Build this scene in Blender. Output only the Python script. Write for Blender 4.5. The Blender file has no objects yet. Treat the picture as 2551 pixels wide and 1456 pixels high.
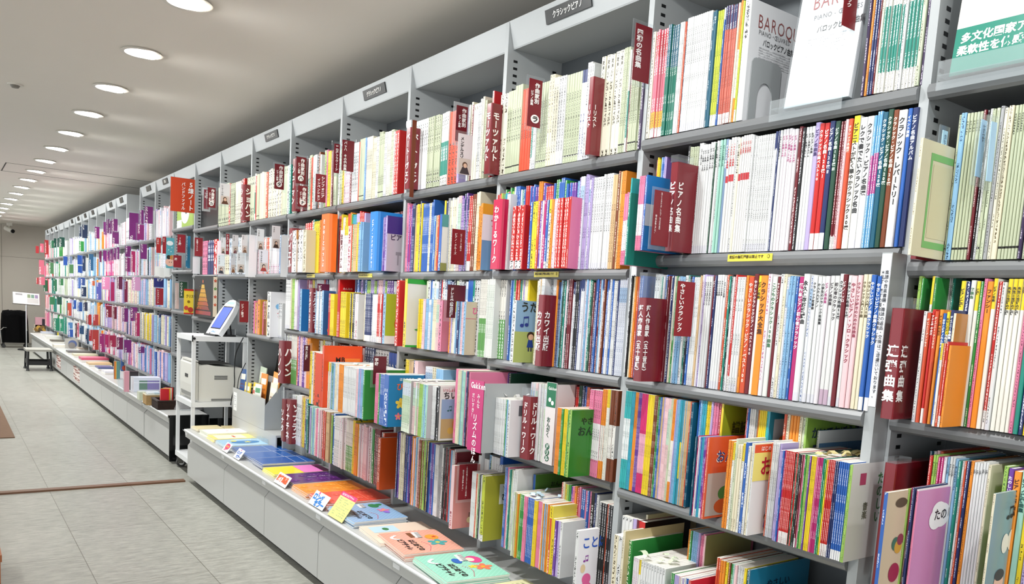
import bpy, math, random
from mathutils import Vector, Matrix
# ---------------------------------------------------------------- camera, world, lights, exposure
SC = bpy.context.scene
COL = SC.collection
W, H = 2551, 1456
F, CX, CY = 1991.93, 1275.5, 1006.04          # focal length and principal point of the photo, in its pixels
CAMP = Vector((0.0, -1.75, 1.35))
RX = ((.5774, .8143, .0599), (.1266, -.0168, -.9918), (-.8066, .5802, -.1128))   # rows: camera right, down, forward in world
r3 = Vector(RX[2]).normalized()
r1 = Vector(RX[0]); r1 = (r1 - r3 * r1.dot(r3)).normalized()
r2 = r3.cross(r1)
cam = bpy.data.cameras.new('camera')
camo = bpy.data.objects.new('camera', cam); COL.objects.link(camo)
cam.sensor_fit = 'HORIZONTAL'; cam.sensor_width = 36.0; cam.lens = F * 36.0 / W
cam.shift_x = 0.0; cam.shift_y = (CY - H / 2) / W
cam.clip_end = 100; cam.clip_start = .02
rot = Matrix((r1, -r2, -r3)).transposed()
camo.matrix_world = Matrix.Translation(CAMP) @ rot.to_4x4()
SC.camera = camo
SC.cycles.max_bounces = 7; SC.cycles.diffuse_bounces = 4; SC.cycles.glossy_bounces = 3; SC.cycles.transparent_max_bounces = 14; SC.cycles.caustics_reflective = False; SC.cycles.caustics_refractive = False
SC.view_settings.view_transform = 'Standard'
try: SC.view_settings.look = 'None'
except Exception: pass
SC.view_settings.exposure = 1.05
SC.view_settings.gamma = 1.0
wd = bpy.data.worlds.new('store_ambient'); SC.world = wd; wd.use_nodes = True
wd.node_tree.nodes['Background'].inputs[0].default_value = (.95, .98, 1.0, 1)
wd.node_tree.nodes['Background'].inputs[1].default_value = 0.85
CEIL = 2.60
LY = -0.86

def spot(x, y, z, tx, ty, tz, e, size=95, blend=.75, name='downlight_and_fill_beam', rad=.06, col=(.99, 1, .985)):
    l = bpy.data.lights.new(name, 'SPOT'); l.energy = e; l.spot_size = math.radians(size); l.spot_blend = blend
    l.shadow_soft_size = rad; l.color = col
    o = bpy.data.objects.new(name, l); COL.objects.link(o); o.location = (x, y, z)
    o.rotation_euler = (Vector((tx, ty, tz)) - Vector((x, y, z))).to_track_quat('-Z', 'Y').to_euler()
    return o
LX = [1.95, .99, .03, -.93, -1.89, -2.85] + [-3.81 - .965 * i for i in range(17)]
for i, x in enumerate(LX):
    k = 1 if x > -10.3 else 1.6
    spot(x, LY, CEIL - .045, x, -.02, 1.25, 24 * k, 155, 1.0)
    spot(x, LY, CEIL - .046, x, -.12, .35, 16 * k, 74, .8)
for i in range(9):                                # fill spots added over the aisle outside the frame, to brighten floor and ceiling
    spot(2 - 2.6 * i, -2.7, CEIL - .045, 2 - 2.6 * i, -2.7, 0, 30, 130, .9)

# ---------------------------------------------------------------- helpers
def hexc(h):
    if len(h) == 3: h = ''.join(c * 2 for c in h)
    o = []
    for i in (0, 2, 4):
        c = int(h[i:i + 2], 16) / 255
        o.append(c / 12.92 if c <= .04045 else ((c + .055) / 1.055) ** 2.4)
    return (o[0], o[1], o[2], 1.0)
_hc = {}
def HC(h):
    if h not in _hc: _hc[h] = hexc(h)
    return _hc[h]

def ray(u, v):
    return r1 * ((u - CX) / F) + r2 * ((v - CY) / F) + r3
def at_y(u, v, y):                                # point of the plane Y = y seen at photo pixel u, v
    d = ray(u, v); return CAMP + d * ((y - CAMP.y) / d.y)
def at_x(u, v, x):
    d = ray(u, v); return CAMP + d * ((x - CAMP.x) / d.x)
def at_z(u, v, z):
    d = ray(u, v); return CAMP + d * ((z - CAMP.z) / d.z)
def XU(u, y, z):                                  # X on the line (Y = y, Z = z) that lies at photo column u
    k = (u - CX) / F
    a, b = r1 - r3 * k, Vector((0, y - CAMP.y, z - CAMP.z))
    return -(a.y * b.y + a.z * b.z) / a.x

_font = {}
def glyph(ch, bold):
    k = (ch, bold)
    if k in _font: return _font[k]
    c = bpy.data.curves.new('glyph', 'FONT'); c.body = ch; c.resolution_u = 2; c.offset = bold
    o = bpy.data.objects.new('glyph', c)
    COL.objects.link(o)
    m = bpy.data.meshes.new_from_object(o)
    vs = [(v.co.x, v.co.y) for v in m.vertices]; fs = [tuple(p.vertices) for p in m.polygons]
    bpy.data.objects.remove(o); bpy.data.meshes.remove(m); bpy.data.curves.remove(c)
    _font[k] = (vs, fs, max([v[0] for v in vs], default=.3))
    return _font[k]

class Pl:                                          # a plane to draw on: origin, right, up
    def __init__(s, o, r, u):
        s.o, s.r, s.u = Vector(o), Vector(r).normalized(), Vector(u).normalized(); s.n = s.r.cross(s.u)
    def p(s, x, y, l=0): return s.o + s.r * x + s.u * y + s.n * l

class MB:
    def __init__(s): s.v = []; s.f = []; s.c = []; s.k = []; s.t = []; s.q = 0
    def up(s): s.q += 1; return s.q * 1.2e-5
    def face(s, pts, col='ccc', ink=None, uv=None):
        i = len(s.v); n = len(pts); s.v.extend([tuple(p) for p in pts]); s.f.append(tuple(range(i, i + n)))
        s.c.append(col); s.k.append(ink or col); s.t.append(uv)
    def box(s, x0, x1, y0, y1, z0, z1, col='ccc', skip=''):
        a = [(x0, y0, z0), (x1, y0, z0), (x1, y1, z0), (x0, y1, z0), (x0, y0, z1), (x1, y0, z1), (x1, y1, z1), (x0, y1, z1)]
        for q, t in (((0, 1, 5, 4), 'f'), ((1, 2, 6, 5), 'r'), ((2, 3, 7, 6), 'b'), ((3, 0, 4, 7), 'l'), ((4, 5, 6, 7), 't'), ((3, 2, 1, 0), 'd')):
            if t not in skip: s.face([a[j] for j in q], col)
    def prism(s, prof, z0, z1, col='ccc', caps=True):             # prof: (x, y) anticlockwise from above
        n = len(prof)
        for i in range(n):
            a, b = prof[i], prof[(i + 1) % n]
            s.face([(a[0], a[1], z0), (b[0], b[1], z0), (b[0], b[1], z1), (a[0], a[1], z1)], col)
        if caps:
            s.face([(a[0], a[1], z1) for a in prof], col); s.face([(a[0], a[1], z0) for a in reversed(prof)], col)
    def bar_x(s, prof, x0, x1, col='ccc'):                        # prof: (y, z) profile swept along X
        n = len(prof)
        for i in range(n):
            a, b = prof[i], prof[(i + 1) % n]
            s.face([(x0, a[0], a[1]), (x1, a[0], a[1]), (x1, b[0], b[1]), (x0, b[0], b[1])], col)
        s.face([(x1, a[0], a[1]) for a in prof], col); s.face([(x0, a[0], a[1]) for a in reversed(prof)], col)
    def tube(s, p, q, r, n=8, col='ccc', r2=None):
        p, q = Vector(p), Vector(q); d = (q - p).normalized()
        a = d.orthogonal().normalized(); b = d.cross(a); r2 = r if r2 is None else r2
        A = [p + (a * math.cos(t * 2 * math.pi / n) + b * math.sin(t * 2 * math.pi / n)) * r for t in range(n)]
        B = [q + (a * math.cos(t * 2 * math.pi / n) + b * math.sin(t * 2 * math.pi / n)) * r2 for t in range(n)]
        for i in range(n): s.face([A[i], A[(i + 1) % n], B[(i + 1) % n], B[i]], col)
        s.face(B, col); s.face(A[::-1], col)
    def path(s, pts, r, n=6, col='ccc'):
        for a, b in zip(pts, pts[1:]): s.tube(a, b, r, n, col)
    def slab(s, pl, x0, y0, x1, y1, t, col='ccc', ink=None, uv=None):   # thin board whose front is on the plane
        f = [pl.p(x0, y0), pl.p(x1, y0), pl.p(x1, y1), pl.p(x0, y1)]; b = [pl.p(x0, y0, -t), pl.p(x1, y0, -t), pl.p(x1, y1, -t), pl.p(x0, y1, -t)]
        s.face(f, col, ink, uv); s.face(b[::-1], col)
        for i in range(4): j = (i + 1) % 4; s.face([f[i], b[i], b[j], f[j]], col)
    def rect(s, pl, x0, y0, x1, y1, col, l=.0005, ink=None, uv=None):
        l += s.up()
        s.face([pl.p(x0, y0, l), pl.p(x1, y0, l), pl.p(x1, y1, l), pl.p(x0, y1, l)], col, ink, uv)
    def ell(s, pl, cx, cy, rx, ry, col, l=.0007, n=18, a=0):
        ca, sa = math.cos(a), math.sin(a); P = []; l += s.up()
        for i in range(n):
            x, y = rx * math.cos(i * 2 * math.pi / n), ry * math.sin(i * 2 * math.pi / n)
            P.append(pl.p(cx + x * ca - y * sa, cy + x * sa + y * ca, l))
        s.face(P, col)
    def poly(s, pl, pts, col, l=.0007):
        l += s.up(); s.face([pl.p(x, y, l) for x, y in pts], col)
    def star(s, pl, cx, cy, r, col, n=5, l=.0009, inner=.45, rot=0):
        s.poly(pl, [(cx + (r if i % 2 == 0 else r * inner) * math.sin(rot + i * math.pi / n), cy + (r if i % 2 == 0 else r * inner) * math.cos(rot + i * math.pi / n)) for i in range(2 * n)], col, l)
    def flower(s, pl, cx, cy, r, col, mid='f0c040', l=.0008, n=5):
        for i in range(n):
            a = i * 2 * math.pi / n + .3
            s.ell(pl, cx + r * .6 * math.cos(a), cy + r * .6 * math.sin(a), r * .45, r * .32, col, l, 10, a)
        s.ell(pl, cx, cy, r * .25, r * .25, mid, l + .0002, 10)
    def text(s, pl, x, y, st, size, col, vert=True, pitch=1.0, bold=.012, l=.0009, sx=1.0, italic=0):
        cx = x; l += s.up()
        for i, ch in enumerate(st):
            if ch == ' ':
                if not vert: cx += size * .35 * sx
                continue
            vs, fs, w = glyph(ch, bold)
            cjk = ord(ch) > 0x2E80
            base = len(s.v); turn = vert and ch in 'ー〜（）()-…'
            for gx, gy in vs:
                if vert:
                    px, py = gx - (.5 if cjk else w / 2), gy - .38
                    if turn: px, py = py, -px
                    X, Y = x + px * size * sx, y - (i + .5) * size * pitch + py * size
                else:
                    X, Y = cx + (gx + gy * italic) * size * sx, y + (gy - .38) * size
                s.v.append(tuple(pl.p(X, Y, l)))
            for f in fs: s.f.append(tuple(base + j for j in f)); s.c.append(col); s.k.append(col); s.t.append(None)
            if not vert: cx += size * sx * (pitch if cjk else w + .09)
        return s
    def data(s, name, mat, smooth=False):
        m = bpy.data.meshes.new(name); m.from_pydata(s.v, [], s.f)
        ca = m.attributes.new('Col', 'FLOAT_COLOR', 'CORNER'); ka = m.attributes.new('Ink', 'FLOAT_COLOR', 'CORNER')
        cl = []; kl = []; tl = []
        for f, c, k, t in zip(s.f, s.c, s.k, s.t):
            n = len(f); cl.extend(HC(c) * n); kl.extend(HC(k) * n)
            if t is None: tl.extend((9.0, 0.0) * n)
            else:
                for q in t: tl.extend(q)
        ca.data.foreach_set('color', cl); ka.data.foreach_set('color', kl)
        uv = m.uv_layers.new(name='UVMap'); uv.data.foreach_set('uv', tl)
        m.materials.append(mat)
        if smooth: m.shade_smooth()
        m.validate(); m.update()
        return m
    def build(s, name, mat, parent=None, loc=None, smooth=False):
        o = bpy.data.objects.new(name, s.data(name, mat, smooth)); COL.objects.link(o)
        if parent: o.parent = parent
        if loc is not None: o.location = loc
        return o
LABELS = {}
def tag(o, label, cat, group=None):
    o['label'] = label; o['category'] = cat
    if group: o['group'] = group
    LABELS.setdefault(label, []).append(o)
    if not 4 <= len(label.split()) <= 16: print('LABEL LENGTH', len(label.split()), label)
    return o
def thing(name, label, cat, loc=(0, 0, 0), group=None, rz=0):
    o = bpy.data.objects.new(name, None); COL.objects.link(o); o.location = loc; o.rotation_euler = (0, 0, rz); o.empty_display_size = .05
    return tag(o, label, cat, group)
def struct(o): o['kind'] = 'structure'; return o

# ---------------------------------------------------------------- materials
def nm(name):
    m = bpy.data.materials.new(name); m.use_nodes = True
    return m, m.node_tree.nodes, m.node_tree.links, m.node_tree.nodes['Principled BSDF']
def plain(name, col, rough=.5, metal=0, spec=.5, noise=0, scale=30, bump=0):
    m, N, L, B = nm(name); c = HC(col)
    B.inputs['Roughness'].default_value = rough; B.inputs['Metallic'].default_value = metal; B.inputs['Specular IOR Level'].default_value = spec
    B.inputs['Base Color'].default_value = c
    if noise or bump:
        tc = N.new('ShaderNodeTexCoord'); nz = N.new('ShaderNodeTexNoise'); nz.inputs['Scale'].default_value = scale; nz.inputs['Detail'].default_value = 4
        L.new(tc.outputs['Object'], nz.inputs['Vector'])
        if noise:
            mx = N.new('ShaderNodeMix'); mx.data_type = 'RGBA'
            mx.inputs[6].default_value = [x * (1 - noise) for x in c[:3]] + [1]; mx.inputs[7].default_value = [min(1, x * (1 + noise)) for x in c[:3]] + [1]
            L.new(nz.outputs['Fac'], mx.inputs[0]); L.new(mx.outputs[2], B.inputs['Base Color'])
        if bump:
            b = N.new('ShaderNodeBump'); b.inputs['Strength'].default_value = bump; b.inputs['Distance'].default_value = .002
            L.new(nz.outputs['Fac'], b.inputs['Height']); L.new(b.outputs[0], B.inputs['Normal'])
    return m
def paper(name, rough, coat=0):                    # printed paper: colour per face, fine print as small glyph-like cells
    m, N, L, B = nm(name)
    B.inputs['Roughness'].default_value = rough; B.inputs['Coat Weight'].default_value = coat; B.inputs['Coat Roughness'].default_value = .15
    ca = N.new('ShaderNodeAttribute'); ca.attribute_name = 'Col'; ka = N.new('ShaderNodeAttribute'); ka.attribute_name = 'Ink'
    uv = N.new('ShaderNodeUVMap'); uv.uv_map = 'UVMap'
    sx = N.new('ShaderNodeSeparateXYZ'); L.new(uv.outputs[0], sx.inputs[0])
    def math_(op, a, b=None):
        n = N.new('ShaderNodeMath'); n.operation = op
        for i, x in enumerate((a, b)):
            if x is None: continue
            if isinstance(x, (int, float)): n.inputs[i].default_value = x
            else: L.new(x, n.inputs[i])
        return n.outputs[0]
    u, v = sx.outputs[0], sx.outputs[1]
    def cells(a, b):
        cmb = N.new('ShaderNodeCombineXYZ'); L.new(math_('FLOOR', a), cmb.inputs[0]); L.new(math_('FLOOR', b), cmb.inputs[1])
        w = N.new('ShaderNodeTexWhiteNoise'); w.noise_dimensions = '3D'; L.new(cmb.outputs[0], w.inputs['Vector']); return w.outputs['Value']
    strokes = math_('GREATER_THAN', cells(math_('MULTIPLY', u, 6), math_('MULTIPLY', v, 5)), .5)
    inside = math_('LESS_THAN', math_('ABSOLUTE', math_('SUBTRACT', u, .5)), .3)
    gap = math_('LESS_THAN', math_('FRACT', v), .84)
    word = math_('GREATER_THAN', cells(math_('MULTIPLY', v, .22), math_('MULTIPLY', v, .22)), .34)
    f = math_('MULTIPLY', math_('MULTIPLY', strokes, inside), math_('MULTIPLY', gap, word))
    mx = N.new('ShaderNodeMix'); mx.data_type = 'RGBA'
    L.new(f, mx.inputs[0]); L.new(ca.outputs['Color'], mx.inputs[6]); L.new(ka.outputs['Color'], mx.inputs[7]); L.new(mx.outputs[2], B.inputs['Base Color'])
    return m
def clear(name, tint=(.95, .97, .98), a=.05, rough=.06):
    m, N, L, B = nm(name); N.remove(B)
    t = N.new('ShaderNodeBsdfTransparent'); t.inputs[0].default_value = (*tint, 1)
    d = N.new('ShaderNodeBsdfDiffuse'); d.inputs[0].default_value = (.9, .92, .94, 1)
    g = N.new('ShaderNodeBsdfGlossy'); g.inputs['Roughness'].default_value = rough
    lw = N.new('ShaderNodeLayerWeight'); lw.inputs[0].default_value = .12
    fr = N.new('ShaderNodeMath'); fr.operation = 'MULTIPLY'; fr.inputs[1].default_value = .55; L.new(lw.outputs['Facing'], fr.inputs[0])
    m1 = N.new('ShaderNodeMixShader'); m1.inputs[0].default_value = a; L.new(t.outputs[0], m1.inputs[1]); L.new(d.outputs[0], m1.inputs[2])
    m2 = N.new('ShaderNodeMixShader'); L.new(fr.outputs[0], m2.inputs[0]); L.new(m1.outputs[0], m2.inputs[1]); L.new(g.outputs[0], m2.inputs[2])
    L.new(m2.outputs[0], N['Material Output'].inputs[0]); return m
def glow(name, col, s):
    m, N, L, B = nm(name); B.inputs['Emission Color'].default_value = HC(col); B.inputs['Emission Strength'].default_value = s
    B.inputs['Base Color'].default_value = HC(col); return m
M = {}
M['paper'] = paper('printed_paper', .42)
M['gloss'] = paper('glossy_printed_cover', .3, .35)
M['steel'] = plain('grey_painted_steel', 'a3a7a9', .42, 0, .5, .03, 6)
M['steel_shelf'] = plain('grey_shelf_steel', '707274', .35, 0, .55, .03, 6)
M['back'] = plain('grey_back_panel', '62676b', .5, 0, .4, .03, 4)
M['cabinet'] = plain('pale_grey_cabinet_steel', 'b4b5b3', .33, 0, .5, .02, 4)
M['dark'] = plain('black_plastic', '111214', .45)
M['black_cloth'] = plain('black_cloth', '060607', .9, 0, .1, .2, 60, .4)
M['white'] = plain('white_painted_metal', 'dfe1e2', .35)
M['printer'] = plain('printer_plastic', 'd3d2cb', .45, 0, .4, .02, 30)
M['chrome'] = plain('chrome', 'c8c8c8', .15, 1)
M['clear'] = clear('clear_plastic')
M['haze'] = clear('cloudy_plastic', (.93, .95, .96), .22, .12)
M['acrylic'] = clear('acrylic', (.93, .96, .97), .1, .04)
M['lamp'] = glow('lamp_glow', 'fffaf0', 14)
M['rim'] = plain('white_lamp_ring', 'd8d5cc', .4)
M['screen'] = glow('screen_glow', '2a3fa8', .9)
M['rubber'] = plain('grey_rubber', '3a3a3a', .7)
# ---------------------------------------------------------------- the room
def floor_mat():
    m, N, L, B = nm('vinyl_floor_tiles')
    tc = N.new('ShaderNodeTexCoord'); mp = N.new('ShaderNodeMapping'); mp.inputs['Location'].default_value = (.03, -.277, 0)
    L.new(tc.outputs['Object'], mp.inputs[0])
    br = N.new('ShaderNodeTexBrick'); br.offset = .5; br.inputs['Scale'].default_value = 1
    br.inputs['Mortar Size'].default_value = .0022; br.inputs['Mortar Smooth'].default_value = .3
    br.inputs['Brick Width'].default_value = .974; br.inputs['Row Height'].default_value = .487
    br.inputs['Color1'].default_value = HC('b4b4ae'); br.inputs['Color2'].default_value = HC('acaca6'); br.inputs['Mortar'].default_value = HC('77746a')
    L.new(mp.outputs[0], br.inputs['Vector'])
    m2 = N.new('ShaderNodeMapping'); m2.inputs['Scale'].default_value = (26, 7, 10); m2.inputs['Rotation'].default_value = (0, 0, .12); L.new(tc.outputs['Object'], m2.inputs[0])
    nz = N.new('ShaderNodeTexNoise'); nz.inputs['Scale'].default_value = 1.6; nz.inputs['Detail'].default_value = 8; nz.inputs['Roughness'].default_value = .72
    L.new(m2.outputs[0], nz.inputs['Vector'])
    n2 = N.new('ShaderNodeTexNoise'); n2.inputs['Scale'].default_value = 2.2; n2.inputs['Detail'].default_value = 3; L.new(tc.outputs['Object'], n2.inputs['Vector'])
    cr = N.new('ShaderNodeValToRGB'); cr.color_ramp.elements[0].position = .36; cr.color_ramp.elements[0].color = HC('a8a8a2')
    cr.color_ramp.elements[1].position = .66; cr.color_ramp.elements[1].color = HC('f2f2ec'); L.new(nz.outputs['Fac'], cr.inputs[0])
    mx = N.new('ShaderNodeMix'); mx.data_type = 'RGBA'; mx.blend_type = 'MULTIPLY'; mx.inputs[0].default_value = .75
    L.new(br.outputs['Color'], mx.inputs[6]); L.new(cr.outputs[0], mx.inputs[7])
    L.new(mx.outputs[2], B.inputs['Base Color'])
    rr = N.new('ShaderNodeMapRange'); rr.inputs[3].default_value = .22; rr.inputs[4].default_value = .42; L.new(n2.outputs['Fac'], rr.inputs[0]); L.new(rr.outputs[0], B.inputs['Roughness'])
    b = N.new('ShaderNodeBump'); b.inputs['Strength'].default_value = .12; b.inputs['Distance'].default_value = .002; L.new(nz.outputs['Fac'], b.inputs['Height']); L.new(b.outputs[0], B.inputs['Normal'])
    return m
WX = -20.6
m = MB(); m.face([(WX, -6, 0), (4, -6, 0), (4, .42, 0), (WX, .42, 0)], 'bbb'); struct(m.build('floor', floor_mat()))
M['ceil'] = plain('painted_ceiling', 'e4dfd7', .8, 0, .2, .015, 3)
M['wall'] = plain('far_wall_panel', 'c4bdb2', .75, 0, .25, .02, 5)
m = MB(); m.face([(WX, .42, CEIL), (4, .42, CEIL), (4, -6, CEIL), (WX, -6, CEIL)], 'bbb'); struct(m.build('ceiling', M['ceil']))
m = MB(); m.box(WX - .1, WX, -6, .5, 0, CEIL); struct(m.build('wall_far', M['wall']))
m = MB(); m.box(WX, 4, .42, .5, 0, CEIL); struct(m.build('wall_back', plain('wall_behind_shelves', '4c4a46', .85)))
M['seam'] = plain('dark_joint', '4a4844', .8)
for i, x in enumerate((-10.19, -10.97)):
    m = MB(); m.box(x - .006, x + .006, -1.16 if i == 0 else -6, .42, CEIL - .0015, CEIL + .001); struct(m.build('trim_%d' % (i + 1), M['seam']))
m = MB(); m.box(-10.97, -10.19, -1.166, -1.154, CEIL - .0015, CEIL + .001); struct(m.build('trim_3', M['seam']))
m = MB(); m.box(WX - .001, WX + .002, -.664, -.656, 0, CEIL - .02); struct(m.build('trim_4', plain('wall_joint', '807c74', .8)))
m = MB(); m.box(WX - .001, WX + .002, -6, .42, 1.897, 1.903); struct(m.build('trim_5', bpy.data.materials['wall_joint']))
m = MB(); m.box(WX, WX + .012, -6, .1, 0, .05); struct(m.build('baseboard_far', plain('baseboard_strip', '8f8b82', .6)))
wood = plain('brown_wood_strip', '6b4a34', .4, 0, .5, .15, 8)
m = MB(); m.bar_x([(-6, 0), (-.335, 0), (-.335, .012), (-6, .012)], -5.985, -5.925); struct(m.build('trim_6', wood))

# downlights: ring, tilted bright reflector, glowing lamp
def downlight(x, label, group):
    t = thing('ceiling_downlight', label, 'ceiling light', (x, LY, CEIL), group)
    r = MB(); n = 28
    for i in range(n):
        a, b = i * 2 * math.pi / n, (i + 1) * 2 * math.pi / n
        P = lambda q, R, z: (R * math.cos(q), R * math.sin(q), z)
        r.face([P(b, .098, -.001), P(a, .098, -.001), P(a, .104, -.009), P(b, .104, -.009)][::-1], 'ccc')
        r.face([P(a, .104, -.009), P(b, .104, -.009), P(b, .084, -.009), P(a, .084, -.009)][::-1], 'ccc')
        r.face([P(a, .084, -.009), P(b, .084, -.009), P(b, .08, .0), P(a, .08, 0)][::-1], 'ccc')
    r.build('ring', M['rim'], t, smooth=False)
    pl = Pl((0, 0, -.005), (1, 0, 0), (0, -1, 0))
    c = MB(); c.ell(pl, 0, 0, .082, .082, 'ccc', 0, 24); c.build('reflector', M['reflect'], t)
    pl = Pl((0, .012, -.012), (1, 0, 0), (0, -1, .12))
    c = MB(); c.ell(pl, 0, 0, .06, .06, 'ccc', 0, 24)
    c.build('lamp', M['lamp'], t)
M['reflect'] = glow('lit_reflector', 'f4f6f8', 3.5)
ORD = 'first second third fourth fifth sixth seventh eighth ninth tenth eleventh twelfth thirteenth fourteenth fifteenth sixteenth seventeenth eighteenth nineteenth twentieth'.split()
TENS = ['twenty', 'thirty', 'forty', 'fifty', 'sixty', 'seventy']
def ordn(i):
    if i < 20: return ORD[i]
    t, r = divmod(i + 1, 10)
    return (TENS[t - 2] + '-' + ORD[r - 1]) if r else TENS[t - 2][:-1] + 'ieth'
vis = [x for x in LX if x < -3.5]
for i, x in enumerate(vis):
    downlight(x, 'round recessed ceiling downlight, %s of the row counting from the camera' % ordn(i), 'downlights in a row along the ceiling')
t = thing('smoke_detector', 'small round white detector disc on the ceiling beside the downlights', 'smoke detector', (-6.17, -1.34, CEIL))
m = MB(); m.tube((0, 0, 0), (0, 0, -.008), .045, 20); m.build('base_plate', M['rim'], t)
m = MB(); m.tube((0, 0, -.008), (0, 0, -.022), .028, 16, r2=.02); m.build('sensor_dome', plain('detector_grey', '77736c', .5), t)

# ---------------------------------------------------------------- bookcases
PX = [-.98, -1.85, -2.617, -3.384, -4.145, -4.905, -5.656, -6.41, -7.165, -7.925, -8.69, -9.44]
FXL = [-10.19 - .724 * i for i in range(13)]
DEP = .26; TOP = 2.43
def slots(x, y, z0, z1, s=1, n=.026):
    m = MB(); z = z0
    while z < z1:
        m.box(min(x, x + s * .0008), max(x, x + s * .0008), y, y + .018, z, z + .009, '111'); z += n
    return m
def upright(t, x, z0=0, z1=TOP, y0=0, far=False):
    m = MB()
    if x == -6.41: m.box(x, x + .022, 0, DEP, 1.09, z1); m.box(x, x + .022, .135, DEP, z0, 1.09)
    else: m.box(x, x + .022, y0, DEP, z0, z1)
    o = m.build('upright', M['steel'], t)
    if not far:
        for yy in (y0 + .028, DEP - .045):
            slots(x + .022, yy, max(z0, .42) + .1, z1 - .14).build('slot_row', M['dark'], o)
LIP = [(.012, -.034), (.002, -.036), (-.008, -.031), (-.0135, -.021), (-.0135, -.012), (-.008, -.003), (.001, 0), (.012, 0)]
def shelf(t, x0, x1, z, y0=0, col=None):
    m = MB(); prof = [(a + y0, b + z) for a, b in LIP] + [(DEP, z), (DEP, z - .02), (.02 + y0, z - .02)]
    m.bar_x(prof, x0 + .023, x1 - .001); return m.build('shelf', M['steel_shelf'], t)
def canopy(t, x0, x1):
    m = MB(); m.bar_x([(0, TOP), (.001, TOP - .004), (.022, 2.337), (.025, 2.332), (.032, 2.335), (DEP, 2.335), (DEP, TOP)], x0 + .0225, x1 - .0005)
    return m.build('canopy', M['steel'], t)
def back(t, x0, x1, z0, z1, y=DEP):
    m = MB(); m.box(x0 + .0225, x1 - .0005, y, y + .012, z0, z1); m.build('back_panel', M['back'], t)
R1, R2, R3, R4, R5 = 1.868, 1.507, 1.170, .835, .485
def case(x0, x1, label, shelves, has_canopy=True, far=False, last=None, z0=.0):
    t = thing('bookcase', label, 'bookcase', (0, 0, 0), 'grey steel bookcases along the wall')
    upright(t, x0, z0, far=far)
    if last is not None: upright(t, last, far=far)
    back(t, x0, x1, max(z0, .40) if x0 != PX[1] else 1.54, TOP)
    for z in shelves: shelf(t, x0, x1, z, .09 if z == R5 and x0 > -6 else .14 if z == .74 else 0)
    if has_canopy: canopy(t, x0, x1)
    return t
nmL = ['grey steel bookcase bay behind the white divided rack with the baroque piano album', 'grey steel bookcase bay holding the cream Liszt scores on its top shelf', 'grey steel bookcase bay with the maroon Mozart divider on its top shelf',
       'grey steel bookcase bay with the bright blue piano adventure divider', 'grey steel bookcase bay with the orange upright divider on its second shelf', 'grey steel bookcase bay behind the leaflet rack',
       'grey steel bookcase bay with the touch screen in front of its bare back', 'grey steel bookcase bay showing the black Christmas tree board', 'grey steel bookcase bay under the orange staff notebook sign',
       'grey steel bookcase bay with red divider cards just before the orange sign', 'grey steel bookcase bay whose second shelf ends the purple card section']
for i in range(len(PX) - 1):
    a, b = PX[i + 1], PX[i]
    sh = {0: (1.895, 1.547), 6: (R1, R2), 7: (R1 + .02, R2, 1.16, .74), 8: (1.925, 1.55, 1.19, .8), 5: (R1, R2, 1.10), 9: (R1, R2, 1.2, .84, .5), 10: (R1, R2, 1.2, .84, .5)}.get(i, (R1, R2, R3, R4, R5))
    t = case(a, b, nmL[i], sh, z0=.402 if 1 <= i <= 5 else .02)
t = case(PX[0], .0, 'grey steel bookcase bay nearest the camera with the green banded book on top', (1.895, 1.515, 1.17, .795))
t = thing('bookcase', 'open topless bookcase bay where the header strip is interrupted', 'bookcase', (0, 0, 0), 'grey steel bookcases along the wall')
upright(t, FXL[0], far=True, z1=TOP); back(t, FXL[0], PX[-1], .36, TOP - .1)
for z in (R1, R2, 1.2, .84, .5): shelf(t, FXL[0], PX[-1], z)
FN = ['purple divider cards fanned in front', 'purple cards and a black folder', 'pink price card and periwinkle folder', 'orange and white books', 'navy divider cards on top', 'blue books leaning on its top shelf',
      'white books below a plain header', 'dark green divider cards on top', 'green cards and an orange box', 'pale green books', 'red divider cards', 'pink divider cards']
for i in range(12):
    case(FXL[i + 1], FXL[i], 'distant bookcase, %s from the far wall, with %s' % (ordn(11 - i), FN[i]), (R1 - .01, R2, 1.19, .855, .53), far=True)
# header label plates
def plate(x, z, w, h, label, text=None):
    t = thing('header_label', label, 'sign plate', (x, 0, z), 'label plates on the bookcase headers')
    n = Vector((0, -1, -.235)).normalized(); up = Vector((0, -.235, 1)).normalized() * 1
    up = Vector((0, n.z, -n.y)).normalized(); up = up if up.z > 0 else -up
    pl = Pl((0, .0065 - .003, 0), (1, 0, 0), up)
    m = MB(); m.slab(pl, -w / 2, -h / 2, w / 2, h / 2, .006, '15181a'); m.build('plate', M['gloss'], t)
    if text:
        s = h * .56; tw = len(text) * s * .78
        m = MB(); m.text(pl, -tw / 2, 0, text, s, 'f2f2ec', False, .78 / .8, .012, .0012, .8); m.build('lettering', M['paper'], t)
pz = 2.388
plate(-2.255, pz, .243, .046, 'black header plate with white lettering above the cream Liszt scores', 'クラシックピアノ')
plate(-3.757, pz, .243, .046, 'black header plate above the bay with the bright blue divider', 'クラシックピアノ')
plate(-5.27, pz, .24, .046, 'black header plate above the bay behind the leaflet rack', 'クラシックピアノ')
plate(-8.28, pz, .2, .05, 'black header plate beside the orange staff notebook sign', '五線紙')
plate(-9.03, pz, .2, .05, 'grey framed header plate at the end of the near bookcases')
for i in (0, 1, 3, 4, 5, 6, 9, 10, 11):
    plate(FXL[i] - .36, pz, .19, .06, 'small framed header plate over the distant bay, %s from the far wall' % ordn(11 - i))

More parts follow.
